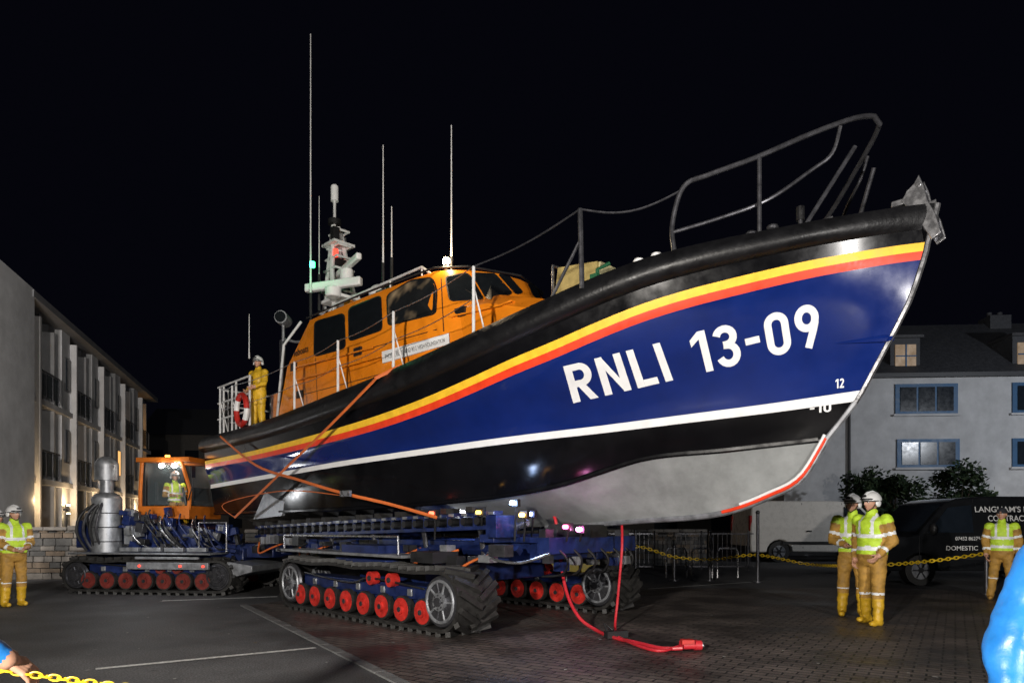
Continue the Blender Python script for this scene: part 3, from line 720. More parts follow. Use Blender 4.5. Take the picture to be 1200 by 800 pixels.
# ============================================================ PEOPLE
M_skin=mat('skin',(.5,.27,.18),.5,var=.12,scale=20); M_hivis=mat('hi_vis_yellow',(.50,.72,.04),.6,var=.2,scale=15,bump=.2)
M_refl=mat('reflective_tape',(.75,.77,.78),.35,var=.1); M_suit=mat('drysuit_tan',(.40,.22,.04),.7,var=.45,scale=9,bump=.3)
M_wellie=mat('boot_yellow',(.6,.36,.02),.45,var=.3)
M_bluec=mat('coat_blue',(.02,.20,.60),.42,var=.2,scale=8,bump=.5,bscale=7); M_dark=mat('trouser_dark',(.02,.022,.03),.8,var=.3)
M_hel=mat('helmet_white',(.7,.7,.7),.25,var=.08); M_eye=mat('eye_white',(.7,.7,.7),.2); M_iris=mat('eye_iris',(.03,.02,.015),.2); M_lip=mat('lip',(.35,.12,.1),.5); M_hair=mat('hair_brown',(.04,.025,.015),.8)
def remeshed(mb,vox,smooth=3):
    o=mb.obj('tmp',None,smooth=0,clean=False)
    sc.collection.objects.unlink(o); tmpsc.collection.objects.link(o)
    r=o.modifiers.new('r','REMESH'); r.mode='VOXEL'; r.voxel_size=vox
    s=o.modifiers.new('s','SMOOTH'); s.factor=.5; s.iterations=smooth
    me=evalmesh(o); bpy.data.objects.remove(o); return me
def cap(mb,a,b,ra,rb_,m,n=14):
    a=Vector(a);b=Vector(b); d=(b-a); l=d.length; d=d/l
    P=[];R=[]
    for i in range(5): t=math.pi/2*(i+.15)/5; P.append(a-d*ra*math.cos(t)); R.append(ra*math.sin(t))
    P.append(a);R.append(ra);P.append(b);R.append(rb_)
    for i in range(5): t=math.pi/2*(i+1)/5.15; P.append(b+d*rb_*math.sin(t)); R.append(rb_*math.cos(t))
    mb.tube(P,R,m,n)
h=MB()
def q_(x,y,z): return Vector((x-.005,y,z))
cap(h,q_(0,0,0),q_(.03,0,0),.026,.026,M_skin,10)
for yy in(-.026,-.009,.009,.026): cap(h,q_(.02,yy*.7,0),q_(.085,yy,.0),.016,.0135,M_skin,10)
for yy,l in((-.032,.052),(-.011,.066),(.011,.072),(.032,.064)):
    a=q_(.085,yy,0);b=q_(.085+l*.5,yy*1.08,l*.16);c=q_(.085+l*.82,yy*1.08,l*.45);c2=q_(.085+l*.9,yy*1.05,l*.8)
    cap(h,a,b,.0105,.0095,M_skin,8);cap(h,b,c,.0095,.009,M_skin,8);cap(h,c,c2,.009,.0075,M_skin,8)
cap(h,q_(.02,.02,.0),q_(.055,.055,.012),.015,.012,M_skin,8);cap(h,q_(.055,.055,.012),q_(.085,.066,.03),.0115,.009,M_skin,8)
HAND=remeshed(h,.005,1); HAND.materials.clear(); HAND.materials.append(M_skin); HAND.name='hand'
for p in HAND.polygons: p.use_smooth=True; p.material_index=0
def headfn(d,p):
    p=p.copy()
    if p.z<0: p.x*=1-.28*(-d.z)**1.3; p.y*=1-.12*(-d.z); p.y-=.018*(-d.z) if d.y<.2 else 0
    def g(x,z,s): return math.exp(-(((d.x-x)/s)**2+((d.z-z)/s)**2)) if d.y<0 else 0
    p.y-=.026*g(0,-.16,.13)+.010*g(0,.08,.1)+.007*g(0,-.52,.2)+.010*g(0,-.85,.22)
    p.y+=.010*(g(.36,.06,.16)+g(-.36,.06,.16)); p.y-=.006*g(0,.24,.3)
    return p
def human(name,loc,yaw,suit=M_suit,vest=M_hivis,boot=M_wellie,helmet='white',hyaw=0,scale=1,lean=(0,0),arms=None,legs=None,hpitch=0,bulk=1.0,fold=1.0,vox=.017):
    e=empty(name,loc,yaw); e.scale=(scale,)*3
    lx,ly=lean
    def T(p): p=Vector(p); k=max(0,p.z-.93); return Vector((p.x+lx*k,p.y+ly*k,p.z))
    sh=[T((.2,0,1.42)),T((-.2,0,1.42))]
    if arms is None: arms=[(.27,.03,1.13),(.25,-.1,.88),(-.27,.03,1.13),(-.25,-.1,.88)]
    arms=[Vector(a) for a in arms]
    if legs is None: legs=[(.12,-.02,.5),(.13,.02,.09),(-.12,-.02,.5),(-.14,.0,.09)]
    legs=[Vector(a) for a in legs]
    mb=MB()
    prof=[(.80,.13,.10),(.88,.175,.13),(.97,.18,.14),(1.08,.17,.13),(1.2,.178,.135),(1.32,.195,.14),(1.41,.19,.125),(1.46,.13,.10),(1.5,.075,.075),(1.58,.06,.065)]
    vs=[];fs=[];N=20
    for z,rx,ry in prof:
        kb=bulk if z<1.43 else 1
        for j in range(N): a=2*math.pi*j/N; vs.append(T((rx*kb*math.cos(a),ry*kb*math.sin(a),z)))
    for i in range(len(prof)-1):
        for j in range(N): fs.append((i*N+j,i*N+(j+1)%N,(i+1)*N+(j+1)%N,(i+1)*N+j))
    fs+=[tuple(range(N))[::-1],tuple(range((len(prof)-1)*N,len(prof)*N))]
    mb.add(vs,fs,suit)
    segs=[]
    for k in(0,1):
        sx=1 if k==0 else -1
        hip=Vector((.095*sx,0,.88)); kn=legs[2*k]; an=legs[2*k+1]
        cap(mb,hip,kn,.108,.080,suit); cap(mb,kn,an,.084,.066,suit)
        fd=Vector((0.03*sx,-1,0)).normalized(); 
        ft=an+Vector((0,0,-.045)); cap(mb,ft+fd*-.04,ft+fd*.15,.05,.042,suit); cap(mb,an,an-Vector((0,0,.04)),.065,.055,suit)
        segs+=[(hip,kn,'thigh',.09),(kn,an,'shin',.07),(ft+fd*-.04,ft+fd*.15,'foot',.05)]
        el=arms[2*k]; wr=arms[2*k+1]
        cap(mb,sh[k],el,.078*bulk,.062*bulk,suit); cap(mb,el,wr,.060*bulk,.042,suit)
        segs+=[(sh[k],el,'uarm',.068),(el,wr,'farm',.05)]
    segs.append((T((0,0,.9)),T((0,0,1.47)),'torso',.15)); segs.append((T((0,0,1.5)),T((0,0,1.6)),'neck',.06))
    me=remeshed(mb,vox)
    for v in me.vertices:
        c=v.co; f=noise.noise(Vector((c.x*9,c.y*9,c.z*16))+Vector(loc))*.012+noise.noise(Vector((c.x*22,c.y*22,c.z*38)))*.006
        if fold<1: f=noise.noise(Vector((c.x*7+c.z*6,c.y*7,c.z*12-c.x*5)))*.018+(.5-abs(noise.noise(Vector((c.x*12+c.z*9,c.y*10,c.z*9-c.x*9)))))*.010
        v.co=c+v.normal*f
    mats=[suit,vest or suit,M_refl,boot,M_skin,M_skin]
    me.materials.clear()
    for m in mats: me.materials.append(m)
    for p in me.polygons:
        c=p.center; best=None
        for a,b,nm,r in segs:
            d=b-a; t=max(0,min(1,(c-a).dot(d)/d.length_squared)); q=(c-(a+d*t)).length-r
            if best is None or q<best[0]: best=(q,nm,t)
        _,nm,t=best; i=0
        if nm=='foot': i=3
        elif nm=='shin': i=3 if t>.35 else (2 if .08<t<.2 and vest is M_hivis else 0)
        elif nm=='torso': 
            i=1 if t>.12 else 0
            if vest is M_hivis and (.2<t<.3 or .48<t<.58): i=2
            if vest is M_hivis and t>.58 and .07<abs(c.x-lx*(c.z-.93))<.115: i=2
        elif nm=='uarm': i=1 if t<.15 else (2 if .55<t<.7 and vest is M_hivis else 0)
        elif nm=='farm': i=5 if t>.97 else (2 if .5<t<.65 and vest is M_hivis else 0)
        elif nm=='neck': i=4 if t>.35 else 1
        p.material_index=i; p.use_smooth=True
    o=bpy.data.objects.new('body',me); sc.collection.objects.link(o); o.parent=e
    for k in(0,1):
        sx=1 if k==0 else -1
        el=arms[2*k]; wr=arms[2*k+1]; d=(wr-el).normalized()
        side=Vector((0,-1,0)); side=(side-d*side.dot(d)); side=side.normalized() if side.length>.1 else Vector((-sx,0,0))
        nr=d.cross(side).normalized()
        if nr.x*sx>0: nr=-nr
        ho=bpy.data.objects.new('hand',HAND); M4=Matrix((d,side,nr)).transposed().to_4x4(); M4.translation=wr
        sc.collection.objects.link(ho); ho.parent=e; ho.matrix_local=M4
    hc=T((0,-.015,1.66)); he=bpy.data.objects.new('head_pivot',None); he.location=hc; he.rotation_euler=(hpitch,0,hyaw); he.parent=e; sc.collection.objects.link(he)
    h=MB(); h.sph((0,0,0),(.076,.096,.118),M_skin,36,26,fn=headfn)
    for sx in(1,-1):
        h.sph((.030*sx,-.080,.006),(.0135,.0125,.009),M_eye,10,8); h.sph((.030*sx,-.0905,.006),(.0055,.004,.0055),M_iris,8,6)
        h.sph((.076*sx,.005,-.01),(.011,.02,.032),M_skin,10,8)
        h.box((.03*sx,-.094,.028),(.034,.008,.006),M_hair)
    h.sph((0,-.098,-.058),(.024,.007,.006),M_lip,12,6)
    h.obj('head',he,smooth=60)
    h=MB()
    if helmet=='white':
        h.sph((0,.008,.035),(.112,.132,.118),M_hel,28,12,top=math.pi*.56)
        h.tube([(.11*math.cos(a*math.pi/14),.008+.13*math.sin(a*math.pi/14),.02) for a in range(28)],.009,M_blk,6,closed=True)
        h.tube([(.085*math.cos(math.pi+a*math.pi/10),-.055+.095*math.sin(math.pi+a*math.pi/10),.045) for a in range(11)],.012,M_blk,6)
        h.tube([(.09,0,.0),(.066,-.045,-.08),(0,-.07,-.125),(-.066,-.045,-.08),(-.09,0,.0)],.006,M_blk,6)
        for sx in(1,-1): h.sph((.1*sx,.02,-.01),(.022,.045,.05),M_hel,12,8)
        h.box((0,-.122,.09),(.06,.02,.03),M_blk)
        h.tube([(0,-.12,.085),(0,-.08,.135),(0,.008,.158),(0,.09,.13),(0,.135,.06)],.012,M_refl,6,r2=.02)
    else:
        mm=M_dark if helmet=='beanie' else M_bluec
        h.sph((0,.012,.02),(.088,.106,.115),mm,24,12,top=math.pi*.5); h.tube([(.088*math.cos(a*math.pi/12),.012+.106*math.sin(a*math.pi/12),.028) for a in range(24)],.012,mm,6,closed=True)
        h.sph((0,.03,-.01),(.08,.085,.1),M_hair,20,12)
    h.obj('helmet' if helmet=='white' else 'hat',he,smooth=50)
    return e
a=G(1022,731); human('lifeboat_crew_member',a,rad(-62),scale=1.08,bulk=1.15,hyaw=rad(-12),arms=[(.27,.03,1.13),(.2,-.16,.95),(-.27,.06,1.13),(-.22,-.06,.88)],legs=[(.12,-.05,.5),(.14,-.08,.09),(-.12,.02,.5),(-.15,.10,.09)])
a=G(999,722); human('lifeboat_crew_member',a,rad(-25),scale=1.08,bulk=1.1,hyaw=rad(-30),arms=[(.27,.0,1.13),(.08,-.22,1.12),(-.27,.0,1.13),(-.08,-.24,1.06)])
a=G(1174,703); human('lifeboat_crew_member',a,rad(-35),scale=1.0,bulk=1.12,helmet='beanie',hyaw=rad(-15),legs=[(.13,-.06,.5),(.16,-.12,.09),(-.13,.03,.5),(-.18,.06,.09)],boot=M_suit)
a=G(16,710); human('lifeboat_crew_member',a,rad(60),scale=1.0,bulk=1.15,hyaw=rad(10),arms=[(.26,-.02,1.13),(.1,-.25,1.05),(-.26,-.02,1.13),(-.1,-.26,1.02)])
a=G(-3,703); human('lifeboat_crew_member',a,rad(70),scale=.96)
M_oil=mat('oilskin_yellow',(.70,.42,.02),.5,var=.3,bump=.2)
q=Bm@Vector((pt(303,480,1.7).x,-1.7,3.3)); human('lifeboat_crew_member',(q.x,q.y,3.28),rad(-30),suit=M_oil,vest=M_oil,scale=.9,bulk=1.1,arms=[(.26,-.06,1.16),(.2,-.28,1.05),(-.26,.02,1.13),(-.16,-.2,1.0)],hyaw=rad(20))
q=Tm@Vector((-.02,.1,1.14)); 
human('tractor_driver',q,rad(40),scale=.84,legs=[(.14,-.42,.9),(.14,-.5,.5),(-.14,-.42,.9),(-.14,-.5,.5)],arms=[(.27,-.08,1.15),(.12,-.35,1.15),(-.27,-.08,1.15),(-.12,-.35,1.15)])
human('spectator',(2.07,2.45,0),rad(8),suit=M_bluec,vest=None,boot=M_dark,helmet='hood',scale=.95,bulk=1.25,fold=.5,vox=.014,arms=[(.3,.05,1.13),(.3,-.05,.88),(-.36,-.02,1.12),(-.47,-.12,.86)],lean=(.04,0))
human('spectator',(-2.47,2.45,0),rad(165),suit=M_bluec,vest=None,boot=M_dark,helmet='hood',scale=.97,fold=.5,vox=.014,arms=[(.27,0,1.13),(.25,-.1,.88),(-.34,-.12,1.20),(-.5,-.3,1.01)],lean=(0,0))
print('people',time.time()-T0)
# ============================================================ HOSE
hose=empty('red_air_hose'); mb=MB()
P=[W(640,600,10.4),W(650,606,10.1),W(655,640,10.0),W(663,690,9.7),W(678,722,9.4),G(700,742,.04),G(722,750,.03),G(745,755,.03),G(775,762,.03),G(800,764,.05)]
mb.tube(smoothpath(P,8),.024,M_hose,8)
P=[W(728,600,9.6),W(729,640,9.8),W(724,700,9.6),G(721,740,.04),G(730,752,.04),G(770,765,.03),G(800,760,.05)]
mb.tube(smoothpath(P,8),.018,M_hose,8)
mb.obj('hose_line',hose)
mb=MB(); c=G(722,748,.06); mb.box(c,(.3,.1,.09),M_blk,Matrix.Rotation(rad(20),3,'Z')); mb.tube([c+Vector((-.1,0,0)),c+Vector((-.16,.05,.15)),c+Vector((-.05,0,.05))],.02,M_blk)
c=G(800,763,.07)
mb.cyl(c,c+Vector((.16,.02,.0)),.045,M_hose); mb.cyl(c+Vector((.14,.02,0)),c+Vector((.22,.03,0)),.058,M_hose); mb.cyl(c+Vector((.0,.1,.0)),c+Vector((.2,.14,0)),.045,M_hose); mb.box(c+Vector((.05,-.02,.05)),(.14,.1,.05),M_rw); mb.cyl(c+Vector((.22,.03,0)),c+Vector((.24,.032,0)),.04,M_steel)
mb.obj('hose_coupling',hose)
# ============================================================ CHAINS & POSTS
def chain(pts,link,r,name,par=None):
    P=smoothpath(pts,30); d=[0]
    for a,b in zip(P[:-1],P[1:]): d.append(d[-1]+(b-a).length)
    mb=MB(); s=0;i=0;k=0
    while s<d[-1]:
        while i<len(d)-2 and d[i+1]<s: i+=1
        t=(s-d[i])/(d[i+1]-d[i]); c=P[i]+(P[i+1]-P[i])*t; T=(P[i+1]-P[i]).normalized()
        up=Vector((0,0,1)); u=(up-T*up.dot(T)).normalized(); w=T.cross(u)
        if k%2: u=w
        R=[c+T*math.cos(a*math.pi/6)*link*.68+u*math.sin(a*math.pi/6)*link*.36 for a in range(12)]
        mb.tube(R,r,M_ychain,5,closed=True); s+=link;k+=1
    return mb.obj(name,par)
chain([W(-60,774,2.6),W(0,784,2.6),W(60,793,2.65),W(130,802,2.7),W(210,810,2.75)],.032,.0042,'plastic_chain')
pts=[W(700,650,17.3),W(745,640,17.3),W(790,652,17.2),W(835,655,17.1),W(888,650,17.2),W(950,661,17.4),W(1020,662,14.2),W(1090,657,14.2),W(1156,648,14.2)]
chain(pts,.085,.012,'plastic_chain')
for x,yb,yt in((745,676,622),(790,680,640),(832,680,622),(888,682,600),(1156,696,640)):
    p=G(x,yb); mb=MB(); h=(HOR-yt)/F*p.y+H; mb.cyl(p,p+Vector((0,0,h)),.04,M_dsteel,n=12); mb.sph(p+Vector((0,0,h)),.055,M_dsteel,10,6); mb.cyl(p,p+Vector((0,0,.03)),.12,M_dsteel,n=14); mb.obj('barrier_post')
# ============================================================ GROUND
def ground_mat():
    m=mat('asphalt',(.082,.081,.084),.72,var=.4,scale=.9,bump=.0,spec=.35)
    nt=m.node_tree;N=nt.nodes;K=nt.links;b=N['Principled BSDF'];tc=[x for x in N if x.type=='TEX_COORD'][0]
    n2=N.new('ShaderNodeTexNoise');n2.inputs['Scale'].default_value=55;n2.inputs['Detail'].default_value=8;K.new(tc.outputs['Object'],n2.inputs['Vector'])
    cr=[x for x in N if x.type=='VALTORGB'][0]
    c2=N.new('ShaderNodeValToRGB');c2.color_ramp.elements[0].position=.35;c2.color_ramp.elements[1].position=.7;c2.color_ramp.elements[0].color=(.5,.5,.5,1);c2.color_ramp.elements[1].color=(1.8,1.8,1.8,1);K.new(n2.outputs['Fac'],c2.inputs['Fac'])
    mx=N.new('ShaderNodeMixRGB');mx.blend_type='MULTIPLY';mx.inputs['Fac'].default_value=1;K.new(cr.outputs['Color'],mx.inputs['Color1']);K.new(c2.outputs['Color'],mx.inputs['Color2'])
    n4=N.new('ShaderNodeTexNoise');n4.inputs['Scale'].default_value=.35;n4.inputs['Detail'].default_value=8;K.new(tc.outputs['Object'],n4.inputs['Vector'])
    c4=N.new('ShaderNodeValToRGB');c4.color_ramp.elements[0].position=.40;c4.color_ramp.elements[1].position=.55;c4.color_ramp.elements[0].color=(.55,.55,.55,1);c4.color_ramp.elements[1].color=(1.1,1.1,1.1,1);K.new(n4.outputs['Fac'],c4.inputs['Fac'])
    m2=N.new('ShaderNodeMixRGB');m2.blend_type='MULTIPLY';m2.inputs['Fac'].default_value=1;K.new(mx.outputs['Color'],m2.inputs['Color1']);K.new(c4.outputs['Color'],m2.inputs['Color2']);K.new(m2.outputs['Color'],b.inputs['Base Color'])
    bp=N.new('ShaderNodeBump');bp.inputs['Strength'].default_value=.7;bp.inputs['Distance'].default_value=.01;K.new(n2.outputs['Fac'],bp.inputs['Height']);K.new(bp.outputs['Normal'],b.inputs['Normal'])
    return m
def paver_mat():
    m=bpy.data.materials.new('block_paving');m.use_nodes=True;nt=m.node_tree;N=nt.nodes;K=nt.links;b=N['Principled BSDF']; b.inputs['Specular IOR Level'].default_value=.35
    tc=N.new('ShaderNodeTexCoord');mp=N.new('ShaderNodeMapping');mp.inputs['Rotation'].default_value=(0,0,rad(33));K.new(tc.outputs['Object'],mp.inputs['Vector'])
    nw=N.new('ShaderNodeTexNoise');nw.inputs['Scale'].default_value=.9;nw.inputs['Detail'].default_value=6;K.new(tc.outputs['Object'],nw.inputs['Vector'])
    br=N.new('ShaderNodeTexBrick');br.inputs['Scale'].default_value=1;br.inputs['Brick Width'].default_value=.24;br.inputs['Row Height'].default_value=.12;br.inputs['Mortar Size'].default_value=.010;br.inputs['Bias'].default_value=-.1
    br.inputs['Color1'].default_value=(.14,.117,.105,1);br.inputs['Color2'].default_value=(.085,.073,.068,1);br.inputs['Mortar'].default_value=(.016,.016,.016,1);K.new(mp.outputs['Vector'],br.inputs['Vector'])
    cr=N.new('ShaderNodeValToRGB');cr.color_ramp.elements[0].position=.38;cr.color_ramp.elements[1].position=.62;cr.color_ramp.elements[0].color=(.5,.5,.5,1);cr.color_ramp.elements[1].color=(1.1,1.07,1.05,1);K.new(nw.outputs['Fac'],cr.inputs['Fac'])
    mx=N.new('ShaderNodeMixRGB');mx.blend_type='MULTIPLY';mx.inputs['Fac'].default_value=1;K.new(br.outputs['Color'],mx.inputs['Color1']);K.new(cr.outputs['Color'],mx.inputs['Color2']);K.new(mx.outputs['Color'],b.inputs['Base Color'])
    mr=N.new('ShaderNodeMapRange');mr.inputs['From Min'].default_value=.38;mr.inputs['From Max'].default_value=.62;mr.inputs['To Min'].default_value=.38;mr.inputs['To Max'].default_value=.7;K.new(nw.outputs['Fac'],mr.inputs['Value']);K.new(mr.outputs['Result'],b.inputs['Roughness'])
    n3=N.new('ShaderNodeTexNoise');n3.inputs['Scale'].default_value=60;K.new(tc.outputs['Object'],n3.inputs['Vector'])
    ad=N.new('ShaderNodeMath');ad.operation='MULTIPLY_ADD';ad.inputs[1].default_value=-1;K.new(br.outputs['Fac'],ad.inputs[0]);
    ml=N.new('ShaderNodeMath');ml.operation='MULTIPLY';ml.inputs[1].default_value=.5;K.new(n3.outputs['Fac'],ml.inputs[0]);K.new(ml.outputs[0],ad.inputs[2])
    bp=N.new('ShaderNodeBump');bp.inputs['Strength'].default_value=.8;bp.inputs['Distance'].default_value=.010;K.new(ad.outputs[0],bp.inputs['Height']);K.new(bp.outputs['Normal'],b.inputs['Normal'])
    return m
mb=MB(); mb.quad([(-400,-100,0),(400,-100,0),(400,700,0),(-400,700,0)],ground_mat()); mb.obj('ground',smooth=0)
k0=G(300,716);k1=G(470,800);kd=(k1-k0).normalized()
a0=k0-kd*1.0; a1=k1+kd*8
mb=MB(); mb.quad([(a0.x,a0.y,.004),(a1.x,a1.y,.004),(12,-6,.004),(16,10,.004),(9,15.6,.004),(-2.5,15.6,.004)],paver_mat()); mb.obj('block_paving',smooth=0)
mb=MB(); pn=Vector((kd.y,-kd.x,0)); mk=mat('kerb_stone',(.13,.13,.13),.7,var=.3,scale=5,bump=.3)
ln=(a1-a0).length; i=0
while i*.6<ln:
    c=a0+kd*(i*.6+.3); Rm=Matrix((kd,pn,Vector((0,0,1)))).transposed()
    mb.box(c+Vector((0,0,.002)),(.585,.13,.03),mk,Rm); i+=1
mb.obj('kerb',bevel=.006)
M_line=mat('road_paint',(.62,.62,.6),.6,var=.6,scale=26)
mb=MB()
def line(p,q,w):
    p=Vector(p);q=Vector(q);d=(q-p).normalized();nn=Vector((-d.y,d.x,0))*w/2
    mb.quad([p-nn,q-nn,q+nn,p+nn],M_line)
line(G(112,784,.008),G(370,759,.008),.09); line(G(190,704,.008),G(325,699,.008),.12)
line(G(760,690,.009),G(880,682,.009),.08)
mb.obj('road_marking',smooth=0)
mb=MB()
for i in range(260):
    x=random.uniform(-9,10);y=random.uniform(3.5,18);a=random.uniform(0,3);s=random.uniform(.008,.022)
    mb.quad([(x+s*math.cos(a+k*math.pi/2)*(1 if k%2 else 1.8),y+s*math.sin(a+k*math.pi/2)*(1 if k%2 else 1.8),.012+.004*random.random()) for k in range(4)],random.choice([mat('leaf_litter',(.12,.09,.04),.8),mk,mat('grit_pale',(.3,.3,.28),.8)]))
mb.obj('ground_litter',smooth=0,clean=False)
# ============================================================ BUILDINGS
M_rend=mat('render_white',(.55,.55,.56),.85,var=.22,scale=1.2,bump=.1); M_rend2=mat('render_grey',(.17,.17,.18),.85,var=.25,scale=2)
M_win=mat('window_dark',(.012,.017,.025),.22,rvar=.05,spec=.3); M_wl=mat('window_lit',(.6,.35,.12),.4,emis=(1,.5,.15),es=1.2,var=.6,scale=2); M_wd=mat('window_dim',(.3,.25,.2),.3,emis=(.9,.6,.35),es=.18,var=.7,scale=3)
M_frm=mat('frame_dark',(.05,.05,.055),.5); M_slate=mat('slate',(.05,.052,.06),.7,var=.3,scale=6,bump=.4,bscale=10)
C0=W(25,340,24.1); apt=empty('apartment_building',(C0.x,C0.y,0),math.atan2(20.5,-6.4)); HT=9.7
mb=MB(); nb=5; bw=21.5/nb
mb.bb(0,21.5,1.3,9,0,HT-.25,M_rend2)
for b in range(nb):
    x=b*bw
    mb.bb(x+.002,x+1.05,-.003*b,1.298,.001,HT-.252,M_rend)
    mb.bb(x+3.55,x+bw-.002,.25,1.297,.001,HT-.253,M_rend2)
    mb.bb(x+1.052,x+1.22,-.25,1.296,0,HT-.6,M_rend)
    mb.bb(x+3.4,x+3.548,.0,1.296,0,HT-.6,M_rend)
for z in(2.95,5.95): mb.bb(0.02,21.48,-.12,1.25,z,z+.2,M_rend)
mb.bb(-.2,21.9,-.45,9.2,HT-.25,HT,M_rend2)
mb.bb(-3.2,-.0,-.4,9,0,HT+.05,M_rend)
mb.obj('walls',apt)
mb=MB();mg=MB();ml=MB();mr_=MB()
for b in range(nb):
    x=b*bw
    for f in range(3):
        z=f*3+(.05 if f==0 else .2)
        mm={(4,2):M_wl,(4,1):M_wl,(2,0):M_wl,(3,2):M_wd,(1,1):M_wd,(0,0):M_wd,(3,0):M_wd}.get((b,f),M_win)
        mb.bb(x+1.5,x+3.35,1.2,1.298,z+.0,z+2.35,M_frm); ml.bb(x+1.58,x+2.4,1.17,1.199,z+.1,z+2.25,mm); ml.bb(x+2.48,x+3.28,1.17,1.199,z+.1,z+2.25,mm)
        mb.bb(x+3.75,x+4.15,.2,.249,z+.9,z+2.2,M_frm); mg.bb(x+3.8,x+4.1,.17,.199,z+.95,z+2.15,M_win)
        mb.bb(x+.3,x+.8,-.06,-.015,z+.8,z+2.2,M_frm); mg.bb(x+.35,x+.75,-.09,-.061,z+.85,z+2.15,M_wl if (b,f)==(3,1) else M_win)
        if f:
            mr_.bb(x+1.25,x+3.55,-.16,-.12,z+1.0,z+1.05,M_steel)
            mr_.bb(x+1.25,x+3.55,-.145,-.135,z+.1,z+.98,mat('balcony_glass',(.1,.12,.13),.1,alpha=.5))
            for i in range(4): mr_.bb(x+1.3+i*.72,x+1.34+i*.72,-.16,-.12,z,z+1.0,M_dsteel)
mb.obj('window_frames',apt,smooth=0);mg.obj('windows',apt,smooth=0);ml.obj('balcony_doors',apt,smooth=0);mr_.obj('balcony_railing',apt,smooth=0)
mb=MB()
Am=Matrix.Translation((C0.x,C0.y,0))@Matrix.Rotation(math.atan2(20.5,-6.4),4,'Z')
for b in(0,1,2,3,4):
    x=b*bw+.15; mb.cyl((x,-.2,1.9),(x,-.2,2.2),.07,M_frm); mb.cyl((x,-.2,2.2),(x,-.2,2.24),.06,emat('wall_lamp_glow',(1,.75,.4),40)); mb.cyl((x,-.2,1.86),(x,-.2,1.9),.06,emat('wall_lamp_glow',(1,.75,.4),40)); mb.bb(x-.03,x+.03,-.2,-.02,2.0,2.1,M_frm)
mb.cyl((1.45,-.1,0),(1.45,-.1,9.3),.05,M_frm,n=8)
mb.obj('wall_lamp',apt)
def plight(name,loc,e,c,r=.05):
    l=bpy.data.lights.new(name,'POINT'); l.energy=e; l.color=c; l.shadow_soft_size=r; o=bpy.data.objects.new(name,l); o.location=loc; sc.collection.objects.link(o); return o
for b in(0,1,2,3,4):
    plight('wall_lamp_light',Am@Vector((b*bw+.15,-.42,2.3)),60,(1,.68,.36))
rb0=W(985,600,31); hs=empty('rendered_house',(rb0.x,rb0.y,0),rad(-4))
mb=MB(); eh=H+(HOR-442)/F*31
mb.bb(-2.5,24,0,8,0,eh,M_rend); mb.obj('walls',hs)
mb=MB(); mb.prism([(-2.9,-.45,eh+.0),(-2.9,4,eh+3.4),(-2.9,8.4,eh)],(27.3,0,0),M_slate); mb.bb(-2.9,24.4,-.5,-.36,eh-.12,eh+.06,M_frm)
mb.obj('roof',hs,smooth=0)
mb=MB();mg=MB();M_bf=mat('frame_blue',(.03,.11,.24),.5)
def wn(x0,x1,z0,z1,y=0):
    mb.bb(x0-.15,x1+.15,y-.08,y-.003,z0-.15,z1+.15,M_bf); mb.bb(x0-.25,x1+.25,y-.16,y-.082,z0-.22,z0-.12,M_rend)
    k=3 if x1-x0>1.6 else 2
    for i in range(k):
        a=x0+(x1-x0)*i/k+.05;b=x0+(x1-x0)*(i+1)/k-.05; mg.bb(a,b,y-.11,y-.081,z0,z1,M_win)
def hx(px): return (px-985)/F*31.
for (a,b,c,d) in((1050,1112,483,455),(1052,1114,545,519),(1180,1235,483,455),(1180,1235,545,519)):
    wn(hx(a),hx(b),H+(HOR-c)/F*31,H+(HOR-d)/F*31)
for a in(1045,1182):
    x0=hx(a);mb.bb(x0,x0+1.3,.3,2.6,eh+.1,eh+1.8,M_slate); mg.bb(x0+.2,x0+1.1,.24,.295,eh+.45,eh+1.5,M_wd)
    mb.bb(x0+.62,x0+.68,.2,.238,eh+.45,eh+1.5,M_bf); mb.bb(x0+.2,x0+1.1,.2,.237,eh+.95,eh+1.0,M_bf); mb.bb(x0-.1,x0+1.4,.15,2.6,eh+1.802,eh+1.92,M_frm)
mb.obj('window_frames',hs,smooth=0);mg.obj('windows',hs,smooth=0)
mb=MB(); mb.bb(8.6,9.6,3.5,4.5,eh+2.6,eh+3.7,M_slate); 
for i in(0,1): mb.cyl((8.85+i*.5,4,eh+3.7),(8.85+i*.5,4,eh+3.95),.12,M_slate)
mb.obj('chimney',hs)
mb=MB(); mb.cyl((hx(994),-.1,0),(hx(994),-.1,eh),.06,M_frm,n=8); mb.obj('downpipe',hs)
th=empty('terrace_house',(-34,62,0),rad(5)); mb=MB(); mdk=mat('stone_dark',(.12,.11,.10),.9,var=.3,bump=.3)
for i,(x,w,h) in enumerate(((0,7,9.5),(7.02,6,8.5),(13.04,7,9.0),(20.1,9,7.6))):
    mb.bb(x,x+w,0,8,0,h,mdk); mb.prism([(x,-.3,h),(x,4,h+3),(x,8.3,h)],(w,0,0),M_slate); mb.bb(x+w-.8,x+w-.1,3.4,4.4,h+2,h+4,mdk)
    for f in(0,1,2):
        for j in(0,1): mb.bb(x+1+j*w*.45,x+2.2+j*w*.45,-.04,-.003,1+f*2.8,2.5+f*2.8,M_win)
mb.obj('house_parts',th,smooth=0)
th2=empty('harbour_shed',(-16,48,0),0); mb=MB(); mb.bb(0,34,0,9,0,4.2,mdk); mb.prism([(-.3,-.3,4.2),(-.3,4.5,6.2),(-.3,9.3,4.2)],(34.6,0,0),M_slate)
for i in range(8): mb.bb(2+i*4,3.6+i*4,-.05,-.003,1,2.6,M_win)
mb.obj('shed_parts',th2,smooth=0)
